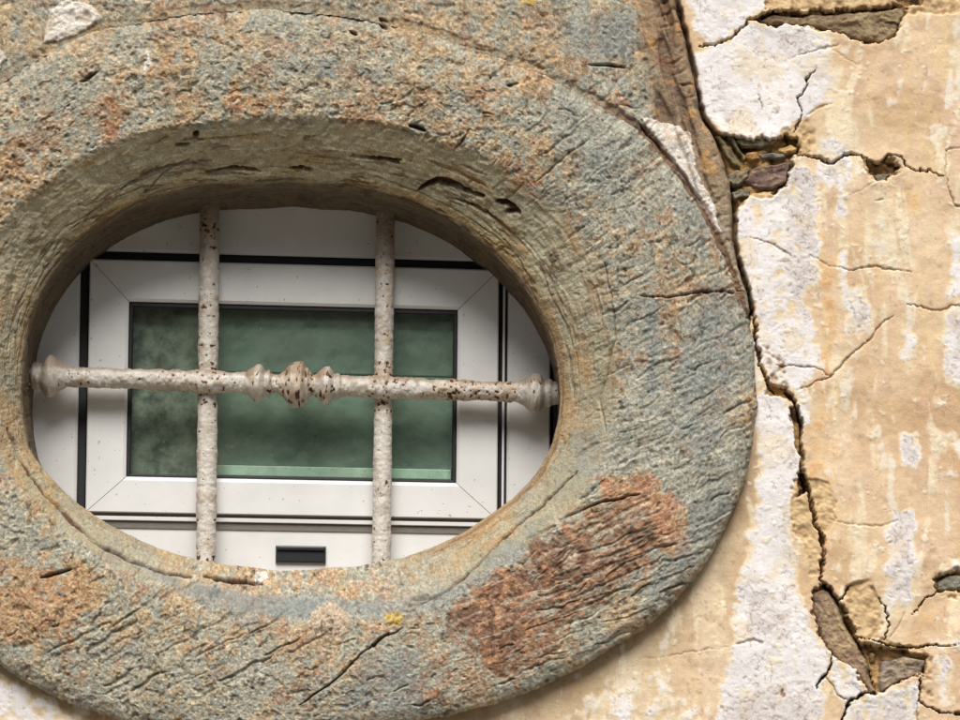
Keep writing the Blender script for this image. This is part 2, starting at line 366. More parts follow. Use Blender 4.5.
RUST.poly([(440,612),(485,582),(545,540),(600,507),(640,500),(662,518),(668,545),(640,575),(590,612),(560,645),(530,682),(498,690),(474,655),(452,640)], 16, 1.05)
RUST.poly([(385,628),(420,612),(460,600),(470,640),(430,660),(400,650)], 14, .45)
RUST.poly([(395,640),(450,650),(450,700),(400,705)], 16, .55)
RUST.poly([(690,286),(745,284),(750,300),(690,300)], 6, .5)
RUST.poly([(280,660),(335,655),(330,690),(280,690)], 16, .35)
RUST.poly([(650,-60),(672,-60),(690,80),(702,125),(688,100),(660,60)], 8, .55)
for P, s, v in [
    ([(500,165),(545,160),(550,205),(505,215)], 16, .8), ([(480,60),(560,70),(520,120),(470,130)], 22, .35), ([(225,85),(290,85),(290,120),(230,118)], 16, .8), ([(100,95),(122,95),(122,145),(102,140)], 8, .85),
    ([(600,478),(650,470),(682,505),(690,550),(670,560),(640,515),(600,505)], 12, 1.25), ([(0,110),(60,150),(50,230),(-20,240)], 22, .5), ([(-20,540),(80,560),(110,600),(60,650),(-20,640)], 26, .75),
    ([(270,578),(330,574),(334,588),(275,592)], 6, .6), ([(620,-10),(660,-20),(690,60),(690,100),(660,90)], 12, .6), ([(540,40),(580,40),(640,110),(630,135),(590,110),(550,80)], 12, .6),
    ([(700,230),(722,250),(724,275),(704,262)], 8, .7), ([(650,330),(690,330),(690,370),(660,380)], 12, .5), ([(560,330),(580,320),(592,400),(570,440)], 10, .5), ([(430,185),(500,190),(520,225),(470,215)], 10, .45),
    ([(560,200),(600,215),(596,250),(570,235)], 8, .6), ([(628,270),(645,272),(643,292),(628,290)], 5, .7), ([(90,60),(200,40),(200,80),(110,95)], 20, .4), ([(400,560),(560,470),(600,440),(600,470),(460,560)], 14, .3), ([(190,180),(300,168),(420,188),(430,210),(300,184),(180,192)], 6, .6)]:
    OCH.poly(P, s, v)
for P, s, v in [
    ([(100,545),(190,580),(250,592),(360,600),(430,592),(520,530),(560,505),(520,560),(430,615),(330,622),(210,612)], 12, .8), ([(640,180),(700,230),(690,330),(650,420),(700,470),(740,430),(745,320),(700,200)], 24, .6),
    ([(560,80),(640,140),(600,200),(550,130)], 20, .5), ([(360,640),(420,640),(440,720),(330,720)], 18, .6), ([(640,300),(660,300),(664,400),(648,400)], 10, .7), ([(540,20),(640,10),(640,70),(570,60)], 22, .6),
    ([(560,440),(640,430),(600,480),(540,520)], 14, .5), ([(320,55),(335,60),(335,80),(318,78)], 6, .8), ([(690,500),(735,460),(730,530),(650,610),(640,600)], 16, .6), ([(220,600),(260,590),(262,630),(225,628)], 10, .6)]:
    BLU.poly(P, s, v)
PALE.poly([(311,612),(330,602),(351,610),(349,630),(332,643),(314,634)], 3, .98)
PALE.poly([(145,45),(150,44),(152,62),(148,78),(144,76)], 1.6, 1.2)
PALE.poly([(253,570),(266,572),(268,580),(256,580)], 1.5, 1.6)
PALE.poly([(566,552),(578,548),(580,570),(570,573),(562,568)], 2, .8)
YEL = Ras(); YEL.poly([(386,613),(396,608),(404,613),(402,624),(392,627),(387,621)], 3, 1); YEL.poly([(522,0),(534,0),(532,8),(524,8)], 2, .7)
RIMB = Ras()
print('features', time.time() - T0)

# ------------------------------------------------------------------ stone colour and relief
def stone_surface(u, v, blockw):
    """returns colour, height in px (positive = proud). blockw 1 on the upper block"""
    wu = fbm(u, v, 14, 2, 31) * 2.2; wv = fbm(u, v, 14, 2, 37) * 2.2
    U, V = u + wu, v + wv
    n120 = fbm(u, v, 130, 3, 1); n40 = fbm(u, v, 42, 3, 2); n12 = fbm(u, v, 13, 3, 3); n4 = fbm(u, v, 4.2, 2, 4); n2 = fbm(u, v, 1.9, 1, 5)
    m40 = fbm(u, v, 36, 4, 12); m12 = fbm(u, v, 10, 3, 13); m5 = fbm(u, v, 5.5, 2, 14); k60 = fbm(u, v, 60, 4, 15)
    right = sst(400, 620, u + .25 * (v - 200)) * (1 - .3 * blockw)
    left = (1 - right) * (1 - .35 * sst(470, 560, v))
    blu = BLU.get(U, V); och = OCH.get(U, V); rs = RUST.get(U, V)
    # combed tool ridges: direction turns from steep at the top right to shallow lower down
    t1 = fbm(U, V, 9, 3, 26, -42, 3.6, .42); t2 = fbm(U, V, 9, 3, 27, -25, 3.6, .42); t3 = fbm(U, V, 9, 3, 28, -30, 3.2, .5)
    f1 = 1 - sst(170, 290, v)
    comb = (t1 * f1 + t2 * (1 - f1)) * right + t3 * left * .45
    comb = comb * (.45 + .55 * sst(-.4, .4, m40 + .4 * right))
    # grey body of the stone
    col = np.empty(u.shape + (3,)); col[:] = lin((158, 158, 144))
    col = mixc(col, lin((150, 156, 146)), .7 * sst(-.35, .5, n40 + right * .3))
    col = mixc(col, lin((172, 164, 142)), .65 * sst(-.1, .6, k60 + .3 * m12))
    col = mixc(col, lin((130, 132, 120)), .5 * sst(.1, .7, m40 + .3 * n12))
    # cream and ochre crust: flecked on the left, in patches on the right
    cw = left - .75 * blu
    crust = sst(.0, .55, .5 * n12 + .5 * m12 + .4 * n40 + .55 * cw - .32)
    col = mixc(col, lin((190, 170, 132)), .6 * crust)
    col = mixc(col, lin((196, 154, 102)), .5 * sst(-.3, .5, n40 + .7 * k60 + .7 * cw - .45) * sst(-.2, .5, m12 + .3 * n12))
    flk = sst(.25, .6, m5 + .5 * m40 + .3 * cw - .2); col = mixc(col, lin((204, 188, 158)), .45 * flk)
    col = mixc(col, lin((134, 142, 142)), .7 * sst(.35, .7, blu + .2 * n12 + .12 * n40) * (blu > .02))
    ofk = sst(.36, .8, och + .38 * m12 + .28 * n40 + .2 * m5 - .12 * right)
    col = mixc(col, lin((196, 146, 88)), .8 * ofk)
    col = mixc(col, lin((182, 104, 58)), .75 * sst(.7, 1.15, och + .5 * n12 + .35 * m5))
    of2 = sst(.42, .8, k60 + .5 * m5 + .35 * n12 + .22 * cw - .12); col = mixc(col, lin((188, 142, 88)), .6 * of2)
    of3 = sst(.55, .85, fbm(u, v, 24, 3, 16) + .55 * n4 + .25 * cw - .12); col = mixc(col, lin((164, 104, 64)), .55 * of3)
    # rust patch, scratched through to grey by the tool
    rk = sst(.26, .95, rs + .42 * m12 + .28 * n40 + .16 * m5) * (rs > .02)
    st = STK.get(U, V)
    ac = (u + .8 * wu) * .358 + (v + .8 * wv) * .934 + 3.0 * fbm(u, v, 40, 2, 30)
    row = sst(.45, .95, np.cos(ac * 2 * np.pi / 12.5)) * sst(548, 590, u) * sst(.1, .5, rs) * sst(-.7, .1, fbm(U, V, 22, 2, 29, -21, 2.5, .5))
    thru = np.clip(row + .6 * sst(.35, .7, fbm(U, V, 8, 2, 32, -22, 4.5, .4)) * sst(540, 620, u), 0, 1)
    rk = rk * (1 - .8 * thru) * (1 - .85 * sst(.85, 1.15, och))
    col = mixc(col, lin((144, 94, 62)), .92 * rk)
    col = mixc(col, lin((112, 68, 48)), .85 * rk * sst(-.1, .5, n40 + .5 * n12 + .4 * m5))
    col = mixc(col, lin((182, 130, 88)), rk * .75 * sst(.2, .7, m12 + .5 * n4))
    pl = PALE.get(U, V); col = mixc(col, lin((186, 158, 132)), .85 * sst(.4, .6, pl))
    pw = sst(1.0, 1.3, pl); col = mixc(col, lin((228, 226, 220)), pw)
    ye = YEL.get(U, V); col = mixc(col, lin((206, 168, 40)), sst(.35, .6, ye + .35 * m5) * (ye > .05))
    # lichen, dirt and mineral specks
    dk = sst(.5, .8, m5 + .45 * fbm(u, v, 26, 2, 19)); col = mixc(col, lin((104, 94, 76)), .42 * dk)
    bl = sst(.8, 1.0, fbm(u, v, 7, 2, 21) + .3 * n40); col = mixc(col, lin((70, 46, 34)), .75 * bl)
    s1 = fbm(u, v, 1.9, 2, 24); s2 = fbm(u, v, 2.6, 2, 25)
    col = mixc(col, lin((208, 200, 178)), .42 * (1 - .6 * rk) * sst(.2, .75, s1 + .25 * n12)); col = mixc(col, lin((176, 148, 98)), .4 * (1 - rk) * sst(.2, .7, s2 + .3 * n40 + .2 * cw))
    col = mixc(col, lin((92, 88, 76)), .42 * sst(.4, .9, -s1 + .3 * n4))
    col = mixc(col, lin((206, 200, 178)), .28 * sst(.25, .7, comb)); col = mixc(col, lin((112, 108, 92)), .30 * sst(.2, .7, -comb))
    col = col * (1.06 + .15 * n4 + .2 * n2)[..., None]
    bz = sst(.3, .7, blu + .15 * n12) * (blu > .05) * (1 - sst(.3, .6, pl)); col = mixc(col, lin((138, 143, 140)) * (1 + .15 * n4 + .2 * n2)[..., None], .5 * bz)
    g_ = col.mean(-1, keepdims=True) * np.array([1.03, 1.0, .91]); col = g_ + (col - g_) * (.77 + .08 * rk)[..., None]
    # relief
    h = 2.2 * n120 + .9 * n40 + .35 * n12 + .30 * n4 + .25 * n2 + .65 * comb * (1 - .5 * sst(.3, .8, och))
    h -= .9 * np.maximum(0, m5) * (.4 + left) * .6
    h -= 1.7 * sst(.66, 1.0, fbm(u, v, 7.5, 2, 22) + .25 * left - .1 * right)           # pits
    h -= 2.5 * st; col = mixc(col, lin((84, 78, 64)), .5 * st ** 1.6)  # tool cuts: dirt and groove shade put into the colour
    sc = SCR.get(u + wu * .7, v + wv * .7)
    h -= 7.5 * sc; col = mixc(col, lin((74, 46, 34)), .8 * sst(.2, .7, sc))
    h -= .5 * rk * comb + 1.9 * row; h += rk * (1.0 * n12 + .6 * m5) + ye * 2 + crust * .5 + .6 * sst(.4, .6, pl)
    return col, h

# ------------------------------------------------------------------ plaster colour and relief
def plaster_surface(u, v):
    wu = fbm(u, v, 11, 3, 41) * 3.0; wv = fbm(u, v, 11, 3, 43) * 3.0
    U, V = u + wu, v + wv
    n120 = fbm(u, v, 140, 3, 51); n40 = fbm(u, v, 42, 3, 52); n12 = fbm(u, v, 12, 3, 53); n5 = fbm(u, v, 5, 2, 54); n3 = fbm(u, v, 2.6, 2, 55)
    w2 = 16 * fbm(u, v, 90, 2, 44); w3 = 10 * fbm(u, v, 60, 2, 45)
    st = fbm(u + w2, v + w3, 34, 4, 56, 2, .4, 2.4)              # run-down streaks
    st2 = fbm(u + .5 * w2 + .6 * wu, v + w3, 15, 3, 57, -2, .5, 3.0) * .75 + .35 * fbm(u, v, 22, 3, 48)
    trow = fbm(u + w3, v + w2, 26, 3, 58, 9, 2.2, .6)             # trowel streaks
    col = np.empty(u.shape + (3,)); col[:] = lin((222, 194, 160))
    col = mixc(col, lin((214, 186, 160)), .7 * sst(-.3, .6, n40 + .5 * st))
    col = mixc(col, lin((226, 200, 156)), .6 * sst(.0, .6, st2 + .5 * n120))
    col = mixc(col, lin((196, 160, 118)), .45 * sst(.15, .7, fbm(u, v, 60, 4, 59) + .3 * trow))
    nr = 1 - sst(0, 95, ring_rel(u, v)); low = sst(380, 470, v)
    col = mixc(col, lin((200, 178, 146)), .8 * nr * low)
    col = mixc(col, lin((176, 152, 122)), .6 * low * (1 - sst(2, 16, ring_rel(u, v) + 5 * n12)))   # dirt line beside the surround
    col = mixc(col, lin((196, 160, 124)), .5 * sst(.1, .8, fbm(u + w2, v, 80, 4, 46, 88, 1.6, .7))); col = mixc(col, lin((232, 212, 182)), .5 * sst(.15, .7, fbm(u + w2, v + w3, 60, 4, 47, 90, 1.8, .6)))
    col = mixc(col, lin((186, 156, 124)), .4 * sst(.45, .8, fbm(u, v, 16, 4, 49) + .3 * n40)); og = ORG.get(U, V); col = mixc(col, lin((224, 184, 132)), .75 * sst(.3, .7, og + .3 * st2 + .2 * n12) * (og > .02))
    col = mixc(col, lin((206, 146, 92)), .5 * sst(.7, 1.1, og + .5 * n5))
    yel = sst(.25, .8, st + .6 * st2 + .2 * n12); col = mixc(col, lin((238, 224, 196)), .7 * yel)
    pal = sst(.55, .85, .9 * fbm(u + w2, v + w3, 26, 4, 50, 1, .45, 3.0) + .35 * n12 + .2 * n5) * (u > 560); col = mixc(col, lin((232, 224, 208)), .7 * pal)
    wh = WHITE.get(U, V)
    wk = sst(.28, .80, wh + .36 * n12 * (wh < .97) + .26 * st2 + .20 * n5) * (wh > .02)
    edge = sst(.22, .42, wh + .25 * n12 + .2 * st2) * (wh > .02)
    col = mixc(col, lin((232, 212, 176)), .75 * edge)
    white = np.empty_like(col); white[:] = lin((232, 227, 226))
    white = mixc(white, lin((226, 208, 178)), .6 * sst(.25, .8, fbm(u, v, 30, 3, 61) + .4 * st2))
    col = mixc(col, white, wk)
    flake = sst(.72, .9, fbm(u, v, 8, 3, 62) + .45 * st - .1) * (u > 500); col = mixc(col, lin((232, 220, 196)), .75 * flake)
    sp = SPK.get(U, V)
    spk = sst(.30, .52, n5 + .4 * n12 + .55 * sp - .28) * sst(.05, .5, sp + .35)
    grey = sst(.35, .7, sp * .8 + .35 * n12 + .15 * n5 - .1) * sst(.3, .6, sp)
    col = mixc(col, lin((196, 184, 178)), .5 * grey * wk)
    sq = sst(.86, .96, 1 - np.abs(fbm(u, v, 6.5, 2, 63))) * sst(.15, .55, sp * .55 + .5 * n12 + .25 * n5 - .02) * wk
    col = mixc(col, lin((146, 130, 126)), .65 * sq)
    lone = sst(.98, 1.12, fbm(u, v, 4.5, 2, 64) + .35 * n40); col = mixc(col, lin((168, 138, 106)), .45 * lone)
    mo = MORT.get(U, V); mk = sst(.34, .72, mo + .18 * n12 + .10 * n5) * (mo > .02)
    mc = np.empty_like(col); mc[:] = lin((208, 178, 136)); mc = mixc(mc, lin((178, 148, 110)), sst(.1, .6, n12 + .5 * n5)); mc = mixc(mc, lin((214, 188, 146)), .7 * sst(.2, .7, fbm(u, v, 6, 2, 65)))
    col = mixc(col, mc, mk)
    col = col * (1 + .035 * n3 + .04 * n12 + .05 * n40)[..., None]
    y = -(1.6 * n120 + 1.0 * n40 + .35 * n12 + .12 * n5 + .12 * trow)
    y += wk * (-.4 + .08 * n5) + sq * .35 + spk * wk * .4 - flake * .5
    y += mk * (2.2 + 1.3 * n12 + 1.2 * n5)
    ju = 1.1 * fbm(u, v, 3.2, 2, 109); jv = 1.1 * fbm(u, v, 3.2, 2, 110)
    ha = HAIR.get(u + wu * .5 + .6 * ju, v + wv * .5 + .6 * jv); y += 2.6 * ha; col = mixc(col, lin((132, 96, 66)), .75 * sst(.2, .7, ha))
    ck = CRK.get(u + wu * .6 + ju, v + wv * .6 + jv); y += 17 * sst(.25, .75, ck); col = mixc(col, lin((96, 68, 48)), .85 * sst(.3, .8, ck))
    # lips beside the big cracks
    ho = HOLE.get(u + wu * .8 + 1.3 * ju, v + wv * .8 + 1.3 * jv)
    y += 7 * sst(-1.8, .6, ho); y -= .9 * sst(-12, -3, ho) * (1 - sst(-2.6, .6, ho))
    col = mixc(col, lin((164, 132, 96)), .8 * sst(-1.8, -.2, ho))
    return col, y, ho

# ------------------------------------------------------------------ wall
wall = thing('masonry_wall', tuple(at(480, 360, 0)), 'cracked rubble wall in flaking white and tan lime plaster around the oval surround', 'wall')
def axis(a0, a1, f0, f1, step):
    def g(s, e):
        o = [s]; d = 1.2
        while abs(o[-1] - e) > d: o.append(o[-1] + math.copysign(d, e - s)); d = 1.2 + .014 * abs(o[-1] - s)
        return o[1:] + [e]
    return np.array(g(f0, a0)[::-1] + list(np.arange(f0, f1 + step * .5, step)) + g(f1, a1))
def sheet(name, us, vs_, keepf, surf, mat, parent):
    U, V = np.meshgrid(us, vs_); shp = U.shape
    keep = keepf(U, V)
    kf = keep[:-1, :-1] & keep[1:, :-1] & keep[:-1, 1:] & keep[1:, 1:]
    need = np.zeros(shp, bool); need[:-1, :-1] |= kf; need[1:, :-1] |= kf; need[:-1, 1:] |= kf; need[1:, 1:] |= kf
    u, v = U[need], V[need]
    col, y, drop = surf(u, v)
    P = at(u, v, np.zeros_like(u)); P[:, 1] += y * PX
    idx = -np.ones(shp, int); idx[need] = np.arange(need.sum())
    Q = np.stack([idx[:-1, :-1][kf], idx[1:, :-1][kf], idx[1:, 1:][kf], idx[:-1, 1:][kf]], -1)
    if drop is not None: Q = Q[~drop[Q].any(axis=1)]
    used = np.zeros(len(u), bool); used[Q.ravel()] = True; re = np.cumsum(used) - 1
    return mesh_np(name, P[used], re[Q], mat, parent, col[used])
def gap_sd(U, V): return sdf_poly(U, V, BLOCK)
GAP = Ras(-14.0)
r_ = GAP.win(-120, -120, 1081, 841); GAP.a[:] = sdf_poly(r_[1], r_[2], BLOCK)
def bsd(U, V, wob=1.0):
    inside = (U > RX0 + 1) & (U < RX0 + 1198) & (V > RY0 + 1) & (V < RY0 + 958)
    far = gap_sd(U, V) if not inside.all() else 0
    return np.where(inside, GAP.get(U, V), far)
def plaster_keep(U, V):
    rr = ring_rel(U, V)
    return (rr > -16) & ((bsd(U, V) < 1) | (U < 600))
def plaster_s(u, v):
    col, y, ho = plaster_surface(u, v)
    b = bsd(u + 1.2 * fbm(u, v, 9, 2, 71), v + 1.2 * fbm(u, v, 9, 2, 72))
    b = np.where(u < 600, -14.0, b)
    y = y + 22 * sst(-3.6, -1.0, b) - 1.5 * (sst(-16, -6, b) * (1 - sst(-6, -2, b)))
    col = mixc(col, lin((120, 88, 62)), .8 * sst(-4.5, -2.5, b))
    # plaster feathers up against the surround below, so that it closes on the stone
    return col, y, (ho > .9) | (b > -1.0)
us = axis(-1500, 2500, -16, 972, 1.0); vss = axis(-1100, 1800, -14, 732, 1.0)
sheet('plaster_coat', us, vss, plaster_keep, plaster_s, M_plaster, wall)
print('plaster', time.time() - T0)

def core_s(u, v):
    n40 = fbm(u, v, 30, 3, 81); n12 = fbm(u, v, 11, 3, 82); n5 = fbm(u, v, 4.5, 2, 83)
    col = np.empty(u.shape + (3,)); col[:] = lin((190, 154, 104)); col = mixc(col, lin((140, 110, 76)), sst(.0, .6, n12)); col = mixc(col, lin((206, 166, 108)), .7 * sst(.2, .6, n5 + .4 * n40))
    col = mixc(col, lin((84, 64, 48)), .8 * sst(.1, .5, n12 + .3 * n40))
    y = 11 + 3 * n40 + 3.6 * n12 + 1.6 * n5 + 16 * sst(-5, 2, bsd(u, v)) + 14 * sst(.5, .9, CRK.get(u, v))
    return col, y, None
us2 = np.arange(640, 1004, 1.6); vs2 = np.arange(-60, 730, 1.6)
sheet('rubble_core', us2, vs2, lambda U, V: ring_rel(U, V) > -20, core_s, M_core, wall)

def stone_piece(P, top, edge, c1, c2, ang, seed, label=None, tilt=(0, 0), lam=1.0, name='exposed_stone', thick=22, parent=wall):
    P = np.asarray(P, float); x0, y0 = P.min(0) - 3; x1, y1 = P.max(0) + 3; cx, cy = P.mean(0)
    def surf(u, v):
        wu = fbm(u, v, 8, 3, seed) * 1.2; wv = fbm(u, v, 8, 3, seed + 3) * 1.2
        s = sdf_poly(u + wu, v + wv, P)
        l1 = fbm(u + 2.5 * wu, v + 2.5 * wv, 11, 4, seed + 7, ang, 2.4, .5); l2 = fbm(u, v, 3, 2, seed + 9); l3 = fbm(u, v, 14, 3, seed + 11)
        col = np.empty(u.shape + (3,)); col[:] = lin(c1); col = mixc(col, lin(c2), sst(-.4, .8, .6 * l1 + .9 * l3))
        col = mixc(col, lin((70, 58, 48)), .55 * sst(.35, .8, fbm(u + 2 * wu, v + 2 * wv, 7, 3, seed + 13, ang, 2.2, .6)))
        col = mixc(col, lin((196, 166, 120)), .5 * sst(.55, .9, fbm(u, v, 7, 3, seed + 17)))
        col = col * (1 + .12 * l2)[..., None]
        y = (top - 6) + tilt[0] * (u - cx) + tilt[1] * (v - cy) - lam * (1.5 * l1) - .5 * l2 - 1.2 * l3
        y = y + thick * (1 - np.sqrt(np.clip(s / edge, 0, 1))) ** 1.6
        return col, y, s < -.2
    o = sheet(name, np.arange(x0, x1, .8), np.arange(y0, y1, .8), lambda U, V: np.ones(U.shape, bool), surf, M_slate, parent)
    if label: o['label'] = label
    return o
stone_piece([(750,21),(772,11),(800,13),(850,9),(904,5),(907,14),(897,36),(884,44),(862,43),(833,33),(800,27),(768,26)], 9, 5, (124,104,80), (156,136,104), 4, 101, 'long brown slate stone exposed under the top edge')
stone_piece([(738,136),(752,134),(778,136),(777,143),(762,147),(742,147),(734,142)], 9, 2.5, (112,104,88), (140,128,104), 4, 121, 'thin grey slate wedge just below the big white flake')
stone_piece([(758,152),(772,150),(785,151),(788,157),(762,158)], 10, 2, (116,114,106), (136,130,116), 0, 131, 'small blue grey slate chip right of the joint')
stone_piece([(752,166),(768,162),(790,160),(793,164),(787,182),(774,190),(752,188),(743,180)], 9, 3, (112,90,84), (140,118,100), -4, 141, 'purple brown square stone in the gap beside the surround')
stone_piece([(728,172),(737,167),(751,167),(750,176),(742,185),(733,186),(728,180)], 10, 3, (122,112,94), (148,134,108), -20, 151, 'small rounded grey stone nearest the surround')
stone_piece([(714,134),(722,133),(733,148),(743,163),(741,170),(731,164)], 9, 2.5, (120,110,80), (150,134,98), 58, 161, 'thin slate sliver standing on a slant')
stone_piece([(724,133),(734,136),(747,156),(745,162),(737,152)], 9, 2, (112,102,78), (142,126,92), 58, 171, 'second thin slanting slate sliver')
stone_piece([(732,189),(752,187),(752,196),(733,200)], 10, 2, (110,106,94), (136,128,108), -3, 181, 'flat grey slate end under the purple stone')
stone_piece([(871,174),(884,170),(893,172),(885,184),(876,183)], 9, 3, (112,104,92), (140,128,108), 5, 191, 'grey stone tip in the small plaster hole')
stone_piece([(810,590),(824,584),(838,597),(846,620),(857,640),(866,656),(879,692),(870,696),(858,680),(838,664),(826,650),(816,630),(809,610)], 9, 7, (152,126,104), (176,154,120), 52, 201, 'long brown stone lying in the lower crack', lam=.6)
stone_piece([(880,660),(905,654),(928,658),(925,675),(906,680),(880,694),(877,676)], 10, 4, (134,118,108), (164,148,128), 3, 211, 'purple grey stone exposed right of the lower crack')
stone_piece([(936,580),(950,573),(1003,568),(1003,598),(952,590),(937,592)], 10, 3, (130,126,114), (154,148,134), -6, 221, 'grey slate showing at the right edge')
stone_piece([(868,650),(878,651),(877,662),(870,664)], 13, 3, (150,122,84), (176,146,100), 0, 231, 'small ochre pebble of mortar in the lower crack')
stone_piece([(778,146),(790,142),(800,146),(798,152),(786,156),(776,152)], 9, 3, (168,134,84), (196,164,110), 0, 241, 'ochre lump of mortar at the right end of the rubble')
stone_piece([(746,150),(758,148),(762,158),(752,163),(744,158)], 9, 3, (176,134,74), (150,112,66), 20, 251, 'orange brown crumb between the slates')
stone_piece([(752,191),(770,190),(778,190),(768,198),(752,200)], 9, 2.5, (190,166,120), (170,144,102), 0, 261, 'pale mortar crust under the purple stone')
print('stones', time.time() - T0)

# room behind the opening and the solid of the wall
def box(name, x0, y0, x1, y1, d0, d1, mat, parent, bev=0.0, mapf=None, smooth=False):
    f = mapf or (lambda x, y, d: at(x, y, d))
    xs = (x0, x1); ys = (y0, y1); ds = (d0, d1)
    if bev <= 0:
        V = np.array([f(xs[i], ys[j], ds[k]) for i in (0, 1) for j in (0, 1) for k in (0, 1)])
        Q = np.array([[0,1,3,2],[4,6,7,5],[0,4,5,1],[2,3,7,6],[0,2,6,4],[1,5,7,3]])
        return mesh_np(name, V, Q, mat, parent, smooth=False)
    # front edges chamfered: back loop, side loop, front loop
    def loop(ins, d): return [f(x0 + ins, y0 + ins, d), f(x1 - ins, y0 + ins, d), f(x1 - ins, y1 - ins, d), f(x0 + ins, y1 - ins, d)]
    V = np.array(loop(0, d1) + loop(0, d0 + bev) + loop(bev * .3, d0 + bev * .3) + loop(bev, d0)); Q = []
    for a in range(3):
        for i in range(4): Q.append([a * 4 + i, a * 4 + (i + 1) % 4, (a + 1) * 4 + (i + 1) % 4, (a + 1) * 4 + i])
    Q.append([12, 13, 14, 15]); Q.append([3, 2, 1, 0])
    return mesh_np(name, V, np.array(Q), mat, parent, smooth=False)
M_dark, t_, b_ = mat_new('dark_interior'); b_.inputs['Base Color'].default_value = (.03, .03, .028, 1); b_.inputs['Roughness'].default_value = .9
nn = nd(t_, 'ShaderNodeTexNoise', Scale=12.0); rr_ = ramp(t_, nn.outputs['Fac'], [(0.3, (.02, .02, .018)), (0.7, (.045, .04, .036))]); t_.links.new(rr_.outputs[0], b_.inputs['Base Color'])
q0 = at(-1500, -1100, 0); q1 = at(2500, 1800, 0)
V_ = []
for d_ in (50 * PX, 700 * PX):
    for (x_, z_) in ((q0[0], q0[2]), (q1[0], q0[2]), (q1[0], q1[2]), (q0[0], q1[2])): V_.append((x_, d_, z_))
mesh_np('wall_body', np.array(V_), np.array([[0,1,5,4],[1,2,6,5],[2,3,7,6],[3,0,4,7],[4,5,6,7]]), M_core, wall, np.full((8, 3), .2), smooth=False)

# ------------------------------------------------------------------ upper block of the surround
block = None
def block_keep(U, V): return (ring_rel(U, V) > -9) & (bsd(U, V) > -1)
def block_s(u, v):
    col, h = stone_surface(u, v, 1.0)
    b = bsd(u + 1.5 * fbm(u, v, 12, 3, 73), v + 1.5 * fbm(u, v, 12, 3, 74)); rr = ring_rel(u, v)
    # brown flaked strip along the right edge
    strip = (1 - sst(34, 58, b + 8 * fbm(u, v, 20, 2, 76))) * sst(560, 640, u) * (1 - sst(160, 300, v))
    n1 = fbm(u, v, 16, 3, 77, 72, 3.5, .5)
    sc = np.empty_like(col); sc[:] = lin((152, 126, 98)); sc = mixc(sc, lin((118, 90, 68)), sst(0, .5, n1)); sc = mixc(sc, lin((196, 148, 92)), sst(.35, .7, fbm(u, v, 14, 3, 78)))
    col = mixc(col, sc, .8 * strip)
    lowr = sst(150, 230, v) * sst(640, 700, u); col = mixc(col, lin((152, 136, 112)), .5 * lowr)
    y = -11 - h * .9 - 2 * fbm(u, v, 50, 2, 79)
    y = y + 4 * strip + 1.2 * n1 * strip + 3.5 * sst(.3, .7, n1) * strip
    wh = WHITE.get(u + 2 * fbm(u, v, 9, 3, 41), v + 2 * fbm(u, v, 9, 3, 43))
    wk = sst(.42, .62, wh + .14 * fbm(u, v, 6, 3, 53) - .12 * sst(.3, .8, fbm(u, v, 4, 2, 54))); wc = np.empty_like(col); wc[:] = lin((226, 218, 208)); wc = mixc(wc, lin((202, 182, 158)), .7 * sst(.1, .7, fbm(u, v, 8, 3, 66)))
    col = mixc(col, wc, .95 * wk); y -= 2.2 * wk - .6 * wk * fbm(u, v, 5, 2, 67)
    seam = 1 - sst(0, 2.6, rr + 2.5 * fbm(u, v, 14, 3, 75)); y += (1.6 + 2.2 * sst(560, 640, u)) * seam * (.4 + .6 * sst(-.3, .4, fbm(u, v, 60, 2, 68)))
    col = mixc(col, mixc(np.zeros_like(col) + lin((150, 128, 98)), lin((120, 86, 64)), sst(560, 640, u)), (.35 + .4 * sst(560, 640, u)) * seam)
    y = y + 34 * (1 - np.sqrt(np.clip((b + .5) / 9.0, 0, 1))) ** 2.2
    return col, y, b < -.5
block = thing('voussoir_block', tuple(at(300, -50, 0)), 'large weathered grey stone block fitted around the top of the oval surround', 'stone block')
sheet('block_face', axis(-520, 780, -12, 760, 1.0), axis(-470, 440, -12, 330, 1.0), block_keep, block_s, M_block, block)
print('block', time.time() - T0)

